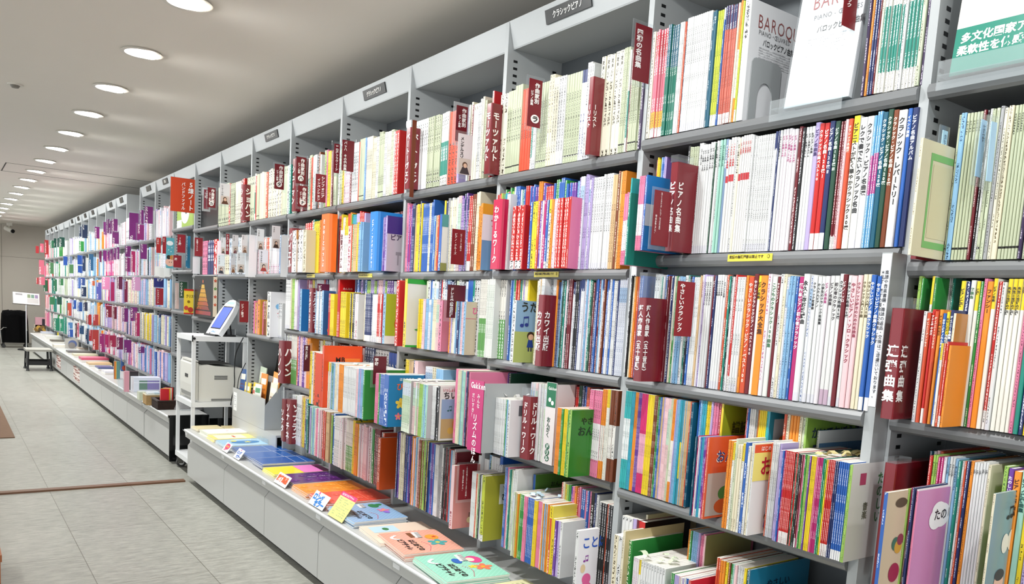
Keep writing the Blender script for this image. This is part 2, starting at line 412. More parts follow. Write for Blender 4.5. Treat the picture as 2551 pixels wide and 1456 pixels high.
# the lower rack in front of the nearest bay, standing 6 cm proud
RY = -.06
RA, RB = -1.778, -.99
t = thing('lower_rack', 'freestanding grey lower rack standing proud of the nearest wall bay', 'rack')
for x in (RA, RB):
    m = MB(); m.box(x, x + .024, RY, -.002, .0, 1.53); m.box(x, x + .008, -.002, .2, 0, 1.53); o = m.build('upright', M['steel'], t)
    if x == RA: slots(x + .024, RY + .025, .4, 1.5).build('slot_row', M['dark'], o)
m = MB(); m.box(RA + .0245, RB - .0005, .19, .2, .1, 1.53); m.build('back_panel', M['back'], t)
for z in (1.178, .84, .47):
    m = MB(); prof = [(a + RY, b + z) for a, b in LIP] + [(.189, z), (.189, z - .02), (RY + .02, z - .02)]
    m.bar_x(prof, RA + .0245, RB - .0005); m.build('shelf', M['steel_shelf'], t)
m = MB(); m.box(RA + .0245, RB - .0005, .04, .05, 1.43, 1.53); m.build('top_rail', M['back'], t)
# notice strips
NT = ['楽譜や音楽書籍・雑誌の返品・交換はご遠慮頂いております。', '＊乱丁、落丁の場合は交換致します。']
def notice(x, z0, z1, label):
    t = thing('notice_strip', label, 'notice', (x, RY - .001, z1))
    pl = Pl((0, 0, 0), (1, 0, 0), (0, 0, 1)); w = .022
    m = MB(); m.slab(pl, 0, z0 - z1, w, 0, .0008, 'eceef4'); m.build('paper_strip', M['paper'], t)
    m = MB(); m.text(pl, w * .7, -.035, NT[0], .0098, '22242c', True, 1.03, .012); m.text(pl, w * .28, -.035, NT[1], .0098, '22242c', True, 1.03, .012); m.build('lettering', M['paper'], t)
notice(RB + .001, 1.19, 1.527, 'white vertical notice strip on the rack post beside the maroon duet divider')
notice(RA + .001, 1.19, 1.52, 'white vertical notice strip on the rack post beside the Japanese composers divider')

# ---------------------------------------------------------------- counter cabinets in front
CYF, CZ = -.326, .388
def cabinet(x0, x1, label, yf=CYF, zt=CZ, riser=True, yb=.08):
    t = thing('display_cabinet', label, 'cabinet', (0, 0, 0), 'low grey cabinets under the bookcases')
    m = MB(); m.box(x0 + .001, x1 - .001, yf + .053, yb - .002, .03, zt - .035); m.build('carcass', M['cabinet'], t)
    m = MB(); m.box(x0 + .001, x1 - .001, yf + .054, yb - .008, 0, .03, '222'); m.build('plinth', M['dark'], t)
    m = MB(); m.bar_x([(yf + .004, .05), (yf + .024, .05), (yf + .052, .06), (yf + .052, zt - .06), (yf + .004, zt - .12)], x0 + .003, x1 - .003); m.build('front_panel', M['cabinet'], t)
    m = MB(); y1 = yb
    m.bar_x([(yf - .012, zt - .058), (yf - .016, zt - .012), (yf - .012, zt - .002), (yf - .002, zt), (y1, zt), (y1, zt - .034), (yf + .006, zt - .034), (yf + .006, zt - .058)], x0 + .0006, x1 - .0006)
    m.build('worktop', M['cabinet'], t)
    m = MB(); m.bar_x([(yf - .0168 - .006 * math.sin(a * math.pi / 6), zt - .009 - .0085 * math.cos(a * math.pi / 6)) for a in range(7)][::-1] + [(yf - .0165, zt - .0175), (yf - .0165, zt - .0005)], x0 + .0006, x1 - .0006); m.build('price_rail', M['white'], t)
    m = MB(); m.box(x0 + .01, x0 + .065, yf - .0162, yf - .0142, zt - .04, zt - .022, 'd8dadc'); m.build('price_label_holder', M['gloss'], t)
    if riser:
        m = MB(); m.box(x0 + .0006, x1 - .0006, .081, .09, zt - .03, .4645)
        m.build('riser', M['steel'], t)
    return t
seams = [-5.93, -5.02, -4.245, -3.475, -2.69, -1.92, -1.15, -.4]
CN = ['under the yellow booklets and leaflet rack', 'under the blue songbooks', 'under the purple and orange songbooks', 'under the light blue beginner book', 'under the mint green beginner book', 'in front of the lower rack', 'at the near end of the row']
for i in range(7): cabinet(seams[i], seams[i + 1], 'low grey display cabinet %s' % CN[i], riser=i < 5, yb=.08 if i < 5 else -.076)
cabinet(-7.62, -6.61, 'low grey cabinet with black end panel behind the white cart', -.29, .385, False, -.002)
m = MB(); m.box(-6.609, -6.595, -.30, -.002, .02, .372); m.box(-6.59, -6.575, .0, .25, .02, .36); m.bar_x([(-.31, .372), (-.31, .388), (-.002, .388), (-.002, .372)], -6.612, -6.585)
o = m.build('end_panel', plain('black_gloss_panel', '0d0f10', .12), bpy.data.objects[[o.name for o in bpy.data.objects if o.name.startswith('display_cabinet')][-1]])
xs = [-7.66 - .77 * i for i in range(16)]
for i in range(14):
    cabinet(xs[i + 1], xs[i] if i else -7.64, 'distant low grey cabinet, %s beyond the black ended cabinet' % ordn(i), -.29, .385, False, -.002)
# ---------------------------------------------------------------- books
RNG = random.Random(7)
# style: main, ink, then bands (from, to, colour) as shares of the height from the bottom
ST = {
 'W': 'e6e7e7 2b2b30', 'W1': 'e6e7e7 1d1d22 0-.07:dcdce4', 'WR': 'e5e4e2 b02a30 .62-.68:c8303a', 'WN': 'e4e6ea 24306a .86-1:28386f', 'WB': 'e6e7e7 111114',
 'WG': 'e4e6e0 3c6a4a', 'WP': 'e8e2e7 a04878', 'WL': 'e2e6ee 50608c .75-.9:a9c4e2', 'WK': 'e4e4e2 3a3338 0-.12:c2a8bc',
 'IV': 'eae6d2 3a3628', 'IV2': 'e7dfbd 4a4230 .9-1:e7dfbd', 'CR': 'ece4c8 55482c', 'TN': 'd9b98a 4a3420',
 'G': 'c2caac 23241a .07-.085:1d1d18', 'GL': 'd0d8bc 2a2c20', 'LG': 'a3cc62 24401c', 'MT': 'aadccb 1c4a44', 'DG': '1f4a38 d8e8dc', 'GN': '2f9140 f0f4e8',
 'R': 'c7221f f0dcd4', 'R2': 'c7221f f6e6e0 0-.13:f2efec', 'OR': 'e0481f 3a1208', 'RO': 'd2502e f4d8c8', 'OG': 'f0922a 4a2408', 'O2': 'f0922a 5a2a08 .2-.6:f3efe8', 'YL': 'f1d52a 2c2a10', 'YW': 'f2f0e6 2a2a2a .8-1:f1d52a',
 'TE': '1c8878 f0f4f0', 'TW': 'f2f1ea 2a2a2a .14-.6:1c8878', 'TG': '1d7462 e8f0ec .62-1:176078', 'DT': '125a74 e6eef2', 'CY': '38a9c2 123c4a', 'CW': '35b3b5 0f3c48 .3-.72:f0f2f2',
 'NV': '1c2c62 e0e4f0', 'NV2': '1c2c62 e0e4f0 0-.13:f2f2f2', 'BL': '2a62b6 e8eef8', 'B2': '2a62b6 f0f4fa 0-.1:f4f4f4', 'LB': '8dbbe0 24405c', 'LBM': '6fb0dc f4e8f4 .4-.7:b43f8c', 'BG': '7f98b8 e8eef4',
 'PK': 'e783a6 4a1428', 'PKS': 'dd6a80 f3e9e4 0-.09:f0efe8;.09-.24:efb33a;.75-.97:c8283a', 'PW': 'e783a6 4a1428 .2-.62:f5f1f2', 'LP': 'f3cdd2 8a3a4c', 'MG': 'b9236f f4dce8', 'MG2': 'd92c74 4a0c28 .2-.6:efb2c8', 'PU': '6c3b9c eee2f4', 'P2': '6c3b9c f0e6f6 0-.12:f4f2f2', 'LI': 'b9a9da 3a2c5c', 'PD': '33204a d8cfe0',
 'BR': '7c3b1a f0dccc', 'B3': '7c3b1a 2a1008 .25-.62:f3f0ea', 'DR': '6e1522 f2dcdc', 'DR2': '6e1522 f2dcdc 0-.1:f0eeec', 'BK': '17171c d8d8dc', 'GY': 'a9aaae 2c2c30', 'SA': 'cf6a58 4a1a14 0-.09:f1efec;.8-1:27346a', 'YG': 'c6cf3a 24300c .0-.1:f2f2ee', 'TY': '3a97a8 0f2c34 .25-.6:e9da4a',
 'GP': 'c9dcc0 4a6a50 .0-.18:e6f0dc;.7-.95:dfe9f4', 'PG': 'e8c8c8 4a5a50 .55-.9:c2dcc8', 'MX': 'd8d0c4 3a3a44 .3-.5:b04a50', 'KG': 'e6e2da 2c2c30 0-.5:5a9a4a', 'BLD': '1a57a8 d8e6f6 .9-1:e9eef4',
}
CNAME = {'W': 'white', 'W1': 'white', 'WR': 'white and red', 'WN': 'navy topped white', 'WB': 'white', 'WG': 'white', 'WP': 'white', 'WL': 'pale blue', 'WK': 'mauve footed white', 'IV': 'ivory', 'IV2': 'ivory', 'CR': 'cream', 'TN': 'tan', 'G': 'pale green', 'GL': 'pale green', 'LG': 'light green', 'MT': 'mint', 'DG': 'dark green', 'GN': 'green', 'R': 'red', 'R2': 'red', 'OR': 'orange red', 'RO': 'rust orange', 'OG': 'orange', 'O2': 'orange', 'YL': 'yellow', 'YW': 'yellow topped', 'TE': 'teal', 'TW': 'teal and white', 'TG': 'teal green', 'DT': 'deep teal', 'CY': 'cyan', 'CW': 'turquoise', 'NV': 'navy', 'NV2': 'navy', 'BL': 'blue', 'B2': 'blue', 'LB': 'light blue', 'LBM': 'blue and magenta', 'BG': 'slate blue', 'PK': 'pink', 'PKS': 'pink', 'PW': 'pink', 'LP': 'pale pink', 'MG': 'magenta', 'MG2': 'magenta', 'PU': 'purple', 'P2': 'purple', 'LI': 'lilac', 'PD': 'dark purple', 'BR': 'brown', 'B3': 'brown', 'DR': 'maroon', 'DR2': 'maroon', 'BK': 'black', 'GY': 'grey', 'SA': 'salmon', 'YG': 'lime', 'TY': 'teal and yellow', 'GP': 'pale mint', 'PG': 'pale pink', 'MX': 'beige', 'KG': 'green footed', 'BLD': 'blue'}
def dim(h, f=.91):
    return ''.join('%02x' % round(int(h[i:i + 2], 16) * f) for i in (0, 2, 4))
def style(k):
    p = ST[k].split(' '); p[0] = dim(p[0]); bands = []
    if len(p) > 2:
        for b in p[2].split(';'):
            r, c = b.split(':'); a, z = r.split('-'); bands.append((float(a), float(z), dim(c)))
    return p[0], p[1], bands
NB = [0]; SERIES = [0]
def hash_(t): return sum((i + 3) * ord(c) for i, c in enumerate(t))
def book_faces(m, x0, x1, y, z, h, d, st, text=True, cover=None, cap=True):
    main, ink, bands = style(st); NB[0] += 1
    w = x1 - x0; c = min(.0016, w * .24)
    cuts = sorted({0.0, 1.0} | {b[0] for b in bands} | {b[1] for b in bands})
    P = [(x0, y + c * 1.3), (x0 + c, y), (x1 - c, y), (x1, y + c * 1.3)]
    ch = max(.0042, w * .85); off = SERIES[0] * 41.0 + (hash_(st) % 97) * 7.0
    for a, b in zip(cuts, cuts[1:]):
        col = main
        for q in bands:
            if q[0] <= a + 1e-6 and b <= q[1] + 1e-6: col = q[2]
        za, zb = z + h * a, z + h * b
        ik = ink if col == main else ('f4f4f4' if sum(HC(col)[:3]) < .9 else '26262c')
        for i in range(3):
            (xa, ya), (xb, yb) = P[i], P[i + 1]
            uv = None
            if text and i == 1: uv = [(0, off - za / ch), (1, off - za / ch), (1, off - zb / ch), (0, off - zb / ch)]
            m.face([(xa, ya, za), (xb, yb, za), (xb, yb, zb), (xa, ya, zb)], col, ik, uv)
    cv = cover or main
    m.face([(x1, y + c * 1.3, z), (x1, y + d, z), (x1, y + d, z + h), (x1, y + c * 1.3, z + h)], cv)
    m.face([(x0, y + d, z), (x0, y + c * 1.3, z), (x0, y + c * 1.3, z + h), (x0, y + d, z + h)], cv)
    m.face([(x1, y + d, z), (x0, y + d, z), (x0, y + d, z + h), (x1, y + d, z + h)], 'e9e6dd')
    m.face([(P[0][0], P[0][1], z), (x0, y + d, z), (x1, y + d, z), (P[3][0], P[3][1], z), (P[2][0], P[2][1], z), (P[1][0], P[1][1], z)], cv)
    if cap:
        t = z + h
        m.face([(P[0][0], P[0][1], t), (P[1][0], P[1][1], t), (P[2][0], P[2][1], t), (P[3][0], P[3][1], t), (x1, y + d, t), (x0, y + d, t)], 'e6e3db' if w > .0035 else cv)
    return main, ink
STUFF = MB()
def real_book(name, x0, x1, y, z, h, d, st, label, cat='book', group=None, title=None, cover=None, tsize=.8, tpos=.05, tcol=None):
    xc = (x0 + x1) / 2
    m = MB(); main, ink = book_faces(m, x0 - xc, x1 - xc, 0, 0, h, d, st, text=title is None, cover=cover, cap=False)
    o = m.build(name, M['paper'], None, (xc, y, z)); tag(o, label, cat, group)
    w = x1 - x0
    p = MB(); e = min(.0004, w * .06); p.box(x0 - xc + e, x1 - xc - e, .002, d - .001, .001, h - .0012, 'f0ede5', skip='d'); p.build('page_block', M['paper'], o)
    if title:
        pl = Pl((0, 0, h), (1, 0, 0), (0, 0, 1)); s = min(w * tsize, .82 * h / max(1, len(title)))
        t = MB(); t.text(pl, 0, -h * tpos, title, s, tcol or ink, True, min(1.08, .86 * h / (s * len(title))), .03, .0006)
        if t.f: t.build('spine_title', M['paper'], o)
    return o
def parse(spec):
    out = []
    for tk in spec.split():
        tk, _, title = tk.partition('='); tk, _, wt = tk.partition('@'); k, _, n = tk.partition('*')
        n = int(n or 1); keys = k.split(',')
        for i in range(n): out.append((keys[RNG.randrange(len(keys))] if len(keys) > 1 else k, float(wt or 1), title or None))
    return out
def run(u0, u1, y, z, h, spec, ind=None, d=.215, hj=.004, yj=.003, anchor='', group=None, xs=None):
    """A row of upright books whose feet reach from photo column u0 to u1 on the shelf z, spines at depth y. ind: where they stand, if each is its own object."""
    X0, X1 = (XU(u0, y, z), XU(u1, y, z)) if xs is None else xs
    it = parse(spec); names = [CNAME[k] for k, _, _ in it if k != '_'] if ind else []; since = 0; anc = anchor; tot = sum(i[1] for i in it); x = X0; cnt = 0; last = None; dh = 0; dy = 0
    SERIES[0] += 1
    for k, wt, title in it:
        w = (X1 - X0) * wt / tot
        if k != last or RNG.random() < .2: dh = RNG.uniform(-hj, hj); dy = RNG.uniform(-yj, yj)
        last = k; cnt += 1
        if k == '_': x += w; continue
        a = (x, x + w - min(.0011, w * .13), y + dy + RNG.uniform(-.0008, .0008), z + .0008, h + dh, d)
        if ind:
            if names.count(CNAME[k]) == 1 and len(names) > 3:
                lab = 'the one %s score book %s' % (CNAME[k], ind); anc = 'the %s one' % CNAME[k]; since = 0
            else:
                lab = '%s score book, %s past %s, %s' % (CNAME[k], ordn(since), anc, ind); since += 1
            real_book('score_book', *a, k, lab, 'book', group, title)
        else: book_faces(STUFF, *a, k)
        x += w
    return X1
ALL = 'W,W,W,WP,WN,NV,BL,LB,CR,R2,LP,TE,GL,WG,BK,WL'
PAST = 'LP,WL,GP,PG,CR,W,MT,LB,PK,WG'
BRIGHT = 'R,OG,YL,GN,BL,PU,PK,CY,W,BR,LG,NV,MG'
DARKM = 'BK,NV,W,BL,DR,TE,WN,W,BR,DG,WP,LB'
S = .0008
# ---- nearest bay, first and second shelves, and the rack's top shelf (each book its own object)
g1 = 'scores on the nearest top shelf'
run(1608, 1836, -.004, 1.895, .31, 'IV@1.7 PKS*5@1.25 TG*6@.95 W1*3@.75 RO@.9 DT@.6 W1*12@.95 DT@1 DT@1.1=ロマン YG*3@.9 BLD@.8 SA*6@.9 IV@.8 O2@.9 YG@.8 W@1.1',
    'beside the baroque album', anchor='the post', group=g1)
run(2142, 2296, -.004, 1.895, .31, 'PD@1.7 OG@1.6 NV*2@1.4 DR@.8 IV@1.3 TW*6@1.6 W1@1.6 TW*4@1.7 GL@1.9 PD@1.6',
    'after the baroque display copy', anchor='the maroon card', group=g1)
g2 = 'piano piece collections on the second shelf'
run(1692, 2251, -.006, 1.547, .302, 'BK@1.1 G*4@.92 W1@.9 W1@.9=ピアノ名曲50選 W1*3@1=ピアノ名曲120選 W1*2@1=ピアノ名曲150選 DG@.55 W1@1=ピアノ名曲150選 W1@.9 MT@.9=クラシック名曲50選 MT@.9=クラシック名曲50選 BG@1.2=クラシック名曲選 '
    'WR*3@1.05=100ピアノ名曲集 W1@1 IV@1=ピアノ名曲PREMIUM WR*5@.85=ピアノ名曲選 W1*3@.85 W1*7@.82 WN@1=クラシック NV@.6 W1@.9=クラシック名曲ピアノ WP*2@1.05=ピアノ名曲50選 WP*3@1.15=ピアノ名曲120選 DR@1.2 BK@1.1 W1*2@1=ピアノ名曲アルバム W1@1.1=新選ピアノ名曲 '
    'LI@1.6=ピアノ名曲集 R2@1.5=クラシック名曲ベスト50 R2@1.7=ピアノ名曲120選Ⅰ NV2@1.6=ピアノ名曲120選Ⅱ DG@1.5=ピアノ名曲120選Ⅲ DR2*2@.9 LP@1 RO@1.2=クラシック名曲選 YW@1.9=ピアニストが弾く華やかクラシック50選 W1@2.1=レクで奏でたいクラシック名曲 W1@2=クラシック・ピアノ名曲選 '
    'LBM*3@.85 DT@1.5=クラシック・ピアノ名曲120選 DG@1.5=クラシック・ピアノ名曲120選 BR@1.5=クラシック・ピアノ名曲120選 W1@2.3=クラシック・レパートリー BL@1.2=イベント演奏 NV@1.6=ピアノ名曲アルバム',
    'on the second shelf', anchor='the maroon box', group=g2)
g3 = 'easy classical collections on the rack'
ry = RY - .005
run(1556, 1583, ry - .01, 1.178, .302, 'BK@.8 CR@1 OG@1.1 RO@1.1 BL*2@.9', 'at the edge of the rack', anchor='the notice strip', group=g3)
run(1613, 1960, ry, 1.178, .302, 'W1*2@1.2 WG@.8 TE@.7 W1@.8 BL@.9 BK@.7 DR@.7 W1@.8 NV@1.1 CR@.8 GN@.7 W1@.9 LB*2@1.1 W1@1.2 TE@.8 BK@.7 BL@.9 W1*3@.9 TN@.8 WP@.9=こどもクラシック LI@1 W1*3@.9=クラシックを弾きたくて DR@.9=ピアノ NV@.8 '
    'W1*4@.9=クラシック名曲 RO@1 TE@.9 BK@.7 W1@.9 R2@1 W1*2@1 W1@1 OG@.9 RO@1.9=やさしいクラシック・ピアノ・ベスト100 DR@1.5=やさしいクラシックピアノ・ベスト100 YW@1.3=ピアノ名曲 OG@2.4=クラシック大全集 WP@1.4 WG@1.7=こどものクラシック100曲集 DR@1.1=やさしいピアノ W1@1.3 CR@1 WL@1 LB*2@1 BL@.8',
    'on the rack top shelf', anchor='the Japanese composers box', group=g3)
run(1960, 2160, ry, 1.178, .302, 'MG@1.5=超簡単ピアノ初心者クラシック W1@1.7=永久保存版歌謡曲 WL@1.1 W1@1.1=クラシック定番曲 W1@1.1=かんたんピアノ W1@1.1=小学生のクラシック名曲集 WP@1.1=ピアノ名曲集 WK@1.2=ピアノ名曲集 WK@1.3=初心者のクラシック W1@1.2=クラシック名曲50選 DR@1.1=ピアノ・ソロ W1@1.1=クラシック名曲50選 LP@1.5=やさしいピアノ・ソロ・クラシック LP@1.2=クラシック好きのための名曲集 CR@1.1=クラシック入門20曲 CR@1.1=クラシック入門20曲 B2@1.2=やさしいピアノ曲集クラシック B2@1.3=やさしいピアノ曲集クラシック',
    'ending the rack shelf', anchor='the magenta spine', group=g3)
# ---- bay nearest the camera
g4 = 'scores in the bay nearest the camera'
run(2345, 2560, -.012, 1.515, .302, 'G@1.1 LB@1.8 G@1=シューベルト G*4@1=シューマン DR@.9 BK@.9 W1@.9 G@1 GL@1.1 GY@1.2 IV@1.3 CR@1.6 G@1.1=SCHUBERT G*3@1=SCHUBERT G@1=SCHUMANN G@1.1=SCHUMANN PD@1 GL@1 G@1', 'inside the nearest bay', anchor='the cream framed book', group=g4, hj=.003)
run(2248, 2262, -.015, 1.17, .31, 'LG@1.5 GN@1', 'beside the maroon duet box', anchor='the maroon box', group=g4)
run(2270, 2345, -.07, 1.17, .235, 'W1@1 RO@1=ディズニープリンセス R2@1=アナと雪の女王 RO@1=ディズニー・クリスマス OG@1=アナと雪の女王 BL@1=おやこピアノれんだん YW@1=おやこピアノれんだん NV2@1=ディズニー名曲集', 'in the front duet stack', anchor='the light green spine', group='duet books in the front stack')
run(2352, 2570, -.02, 1.17, .302, 'YW@1.2=ピアノ連弾 NV@1.2 WG@1.2=発表会 YW@1=連弾 GN@.8 PK@.8 OG@1.5=ファンシー YW@1=ピアノ名曲 R2@1 W1@1 YW@1.1=先生と生徒の連弾 YW@1.1=先生と生徒の連弾 YW@1.1=先生と生徒の連弾 YW@1=連弾 PK@1 TE@1.2=ディズニー NV@1 YL@1 BL@1', 'on the nearest third shelf', anchor='the brown front cover', group=g4)
run(2283, 2296, -.02, 1.18, .298, 'YW GN', 'behind the front duet stack', anchor='the green spine', group=g4)
run(2298, 2340, .03, 1.18, .298, 'LG@1 BL@1.1 PK@1.1 LI@1.1 W1@1=ピアノの先生 W1@1=ピアノの先生 TE@1.2', 'behind the front duet stack', anchor='the yellow spine', group=g4)
run(2229, 2252, -.16, .80, .245, 'LG@1 MG2@1 NV2@1.1 WP@1', 'in the stack with the pink songbook', anchor='the lime spine', group='one piano duet books')
run(2278, 2330, .03, .80, .302, 'DT@.9 W1@.9 LP@1 RO@1=モーツァルト PK@1=シンフォニック YL@1.1=ダンシング連弾パーティー', 'behind the pink songbook', anchor='the dark teal spine', group=g4)
run(2277, 2425, -.03, .80, .302, 'R@1.2 LG@1=楽しいレッスン LG@1=楽しいレッスン MG@1 MG@1 WP@1 LB@1=ピアノ連弾 W1@1=やさしい連弾 W1@1=やさしい連弾 LB@1.2=あこがれのピアニスト TE@1 W1@1 RO@.8 NV@1.1 OG@1.2 W1*5@1=連弾 CR@1', 'on the nearest fourth shelf', anchor='the red patterned spine', group=g4)
run(2455, 2590, -.03, .80, .302, 'LG@1 PU@1.2=たのしいピアノ OG@1.5=ピアノ連弾曲集 MT@1.4=ピアノ連弾曲集 YL@1.1 LI@1 W1@1 BL@1 RO@1 W1@1', 'past the grey blue songbook', anchor='the green spine', group=g4)
NREAL = NB[0]; print('individual books', NREAL)

# ---- the other shelves: the smaller books as one mass
def far_runs():
    q = run
    # second bay (Liszt)
    q(1236, 1467, -.004, R1, .303, 'IV*2@1.9 G*6@1.2 OR*4@1.2 TW@.8 W1*2@.8 G*5 CR*2 IV*2 W1*3 G*6@1 WN*2 W1*3@.9', hj=.012)
    q(1484, 1594, -.004, R1, .312, 'IV*5@2.4 G*3@1.1 TW@1 DR@.9 G*5@1.1 PD@1.4', hj=.006)
    q(1241, 1545, -.004, R2, .30, 'MG,PK,GN,LG*7 TE,BL,W*8@.9 R*3@.9 PU,BL,OG*9 R*4@1 PU,GN,BL*12 LB,LI,WL*8 W1*9@1 TN,BR,OG*6', hj=.012)
    q(1312, 1409, -.05, R2 + .001, .232, 'BL@1.1 YL@1.4 YL,OG@1 RO@1 PU@1 W1@.8 MG@1.1 B2@1 YW@1.2 OG@1 WP@1 LP@.8 R*4@1.2', hj=.001)
    q(1270, 1300, -.045, R2 + .001, .225, 'R2*3@1', hj=.001)
    q(1541, 1561, -.13, R2, .205, 'PW*3 TE')
    q(1224, 1252, -.004, R3, .30, 'KG*5'); q(1262, 1306, -.004, R3, .30, 'BL@1.2 LB GN@1.4 R*2 RO TE GL LI CR*2 YL')
    q(1326, 1345, -.03, R3, .30, 'CR W1 TN W1*2'); q(1354, 1547, -.004, R3, .302, 'GY*2@1.6 W1*2 OG NV ' + DARKM + '*34 WL*4', hj=.01)
    q(1205, 1262, .03, R4, .28, 'PK,MG,YL,LG,CY*10 BL,PU,W,R*14 DG@2')
    q(1190, 1263, -.11, R4, .205, 'PW*5 KG*4 BL RO*3 W1*8 GN LB W1@1.6', hj=.001)
    q(1311, 1356, -.04, R4, .272, 'WL,PG,W1*8@1 W1,WP,GP*9@1', hj=.001)
    q(1414, 1462, .03, R4 + .001, .276, 'DR2*2 R2*2 DG*2 NV2*2 BL RO*2 B2@1.6')
    q(1379, 1408, -.12, R4, .217, 'OG*5@1.1 GN*2@1.2 YL*5 LG GN', hj=.001)
    q(1456, 1487, -.03, R4, .282, 'PW*6', hj=.001); q(1487, 1524, -.03, R4, .29, 'O2*3@1.1 YW*2 B3*4@1.1', hj=.002)
    q(1183, 1242, .0, R5, .30, 'W1*4 LB W1*3 BL', hj=.02)
    q(1168, 1195, -.10, R5, .25, 'W1*4 RO CR GN BK W1 YG', hj=.003); q(1217, 1243, .0, R5, .28, 'DR NV W1*3')
    q(1247, 1276, -.07, R5, .30, 'BL*2 PK W1 TE GL W1*3', hj=.004)
    q(1272, 1363, -.10, R5, .232, 'GP CR LG,OG,PK*4 GN*3@1.4 R,PK*3 BL*5@1.4 YL*3 PK*4 CR,OG,LB*7 YL@1.3', hj=.002)
    q(1362, 1392, -.10, R5, .19, 'RO YL PU LI W1', hj=.002); q(1385, 1478, -.0, R5, .29, 'R CR YL LG GN PU BL,R,OG,PK*9 BK@1.6 NV W1', hj=.004); q(1478, 1512, -.05, R5, .285, 'W1 BK*3@1.8 RO BK*2@1.8', hj=.002)
    # third bay (Mozart)
    q(1031, 1141, -.004, R1, .30, 'W1*6@1.1 G*6@1.1 TW*4 OR*3@1.5 LI', hj=.004); q(1160, 1202, -.004, R1, .305, 'W1 CR DR IV*2@1.4 W1*2 IV G', hj=.012)
    q(1008, 1075, -.004, R2, .30, 'PK,MG,PU*5 TN,YL,NV*8 BL,CR,TN*9', hj=.01); q(1075, 1092, -.03, R2, .232, 'LB BL TN RO W1', hj=.001)
    q(1100, 1186, -.004, R2, .30, 'YL NV@1.3 GY@1.2 CR,W,PG*7 NV,PU*5 R2*2 CR,BR*4', hj=.012); q(1186, 1196, -.03, R2, .25, 'OG YW'); q(1230, 1262, -.03, R2, .28, 'R*2 PK OG LG,GN*3 CY*2 W1*3')
    q(1038, 1090, -.05, R3, .215, 'YL*4 LP*2 WL,LB*6 CR*3 PG*2', hj=.002); q(1055, 1200, .0, R3, .30, ALL + '*26', hj=.008); q(1116, 1150, -.05, R3, .21, 'OG LI CR YW NV,LB*4 LP*2', hj=.002)
    q(1189, 1224, -.03, R3, .30, 'KG*5 WG*5', hj=.004)
    q(1003, 1035, -.03, R4, .275, 'YL*3 TN*3 NV LP*2', hj=.003); q(1055, 1098, -.03, R4, .26, 'WL*4 CR*2 LB*4', hj=.002)
    q(997, 1016, -.205, R4, .215, 'GP*7', hj=.001); q(1023, 1056, -.20, R4, .212, 'GP,PG*5 LG*3 LB,MT*3', hj=.001); q(1063, 1085, -.18, R4, .21, 'KG*2 GN W1*5 BK', hj=.002)
    q(1128, 1163, -.14, R4, .285, 'PK*3 CR*3 MT,LB,GL*6 DR,PK,NV*6', hj=.004)
    q(984, 1005, -.08, R5, .30, 'NV PU W1 CR*3 YL', hj=.004); q(1003, 1078, -.08, R5, .30, 'NV,BL,PU*7@1 LP,OG*3 LB CR PK LG,BR,PU*6 BK YL NV BL,PU*5', hj=.005); q(1078, 1128, -.08, R5, .302, 'W1*3@1.4 GY*3@1.2 W1@2 BK DR,PU,BK*5 R LB*3 W1*2 DR*2', hj=.006)
    # fourth bay
    q(888, 990, -.004, R1, .30, 'OR@1.2 G*4@1.2 LB BL@.7 IV*5@1 CR*3 W1*2 G*5 W1*2 IV*3 GL*2 W1 R*2@1.6', hj=.012); q(840, 890, -.004, R1, .29, 'W1 GL*2 YL PG WP*3 DR W1*4', hj=.012)
    q(838, 905, .0, R2, .30, 'R*3 YL W1 CR YL,RO*4 OG GN BL,CY*3 LI,R*6', hj=.012); q(855, 900, -.05, R2, .235, 'YW*3 LP@3 OR GN YL,LI,TN*5 LB*3', hj=.01)
    q(938, 958, -.06, R2, .25, 'TN*3 CY PU,LI*5', hj=.006); q(940, 1000, .06, R2, .29, 'W1 NV BL W1 LP R')
    q(838, 860, -.07, R3, .235, 'R R YL*5', hj=.006); q(844, 870, -.02, R3, .235, 'R YL*4', hj=.006); q(868, 890, -.06, R3, .225, 'YL BK YL BK,W1*5', hj=.006)
    q(905, 952, -.07, R3, .23, 'CR NV2,B2*6 W1*5 R2,WR*4 LB', hj=.003); q(880, 985, .02, R3, .298, 'BL,NV,PU*6 LI,LP,LG*10 PU*3 W1*2', hj=.004); q(983, 990, -.09, R3, .29, 'R')
    q(802, 905, -.22, R4, .222, 'BL@1 YW,CR,LB*9@1.1 TE*2 W1,LB,CR*7 OG*5 W1*8@1 W1*6 LI,LB,LP*8 GN@1.4', hj=.004); q(930, 953, -.215, R4, .22, 'PK*4 GN@1.6 BL*5', hj=.002)
    q(770, 800, -.245, R4, .262, 'YL W1 OG@1.3 OR@4', hj=.002); q(795, 990, .02, R4, .29, 'CR YL W1*3 BR*4 DR*6 LP,R*5 NV*4 W1*5 BL*4', hj=.008)
    q(765, 955, -.055, R5, .27, 'DG MT,LB,LI*6 PK,LP,W1*7 DR TN,RO,PU,PK*9 LG BL@2 W1*4 W1,WP*7 KG*5@1.2 OG,YL*6 LP,WP*9 DR W1 GN@1.4 W1,DR*7 RO@1.2', hj=.006, yj=.006)
    # fifth bay
    q(728, 835, -.004, R1, .30, 'W1 G G DR GL*3 W1 DR@1.4 _@3 TW G*2 OR@1.3 TW W1*2 BK@1.2 BR W1 _@2 G LG PK YL*2 LP DR GL*2', hj=.012)
    q(727, 760, -.06, R2, .24, 'W1*4 CR'); q(757, 797, -.0, R2, .295, 'R*4@1.2 TE YL*3 OG@.8', hj=.01); q(808, 838, -.0, R2, .30, 'DR2*3 CR,NV,W1*6 LP', hj=.006); q(727, 757, .06, R2, .29, 'GL@3 PU W1*4')
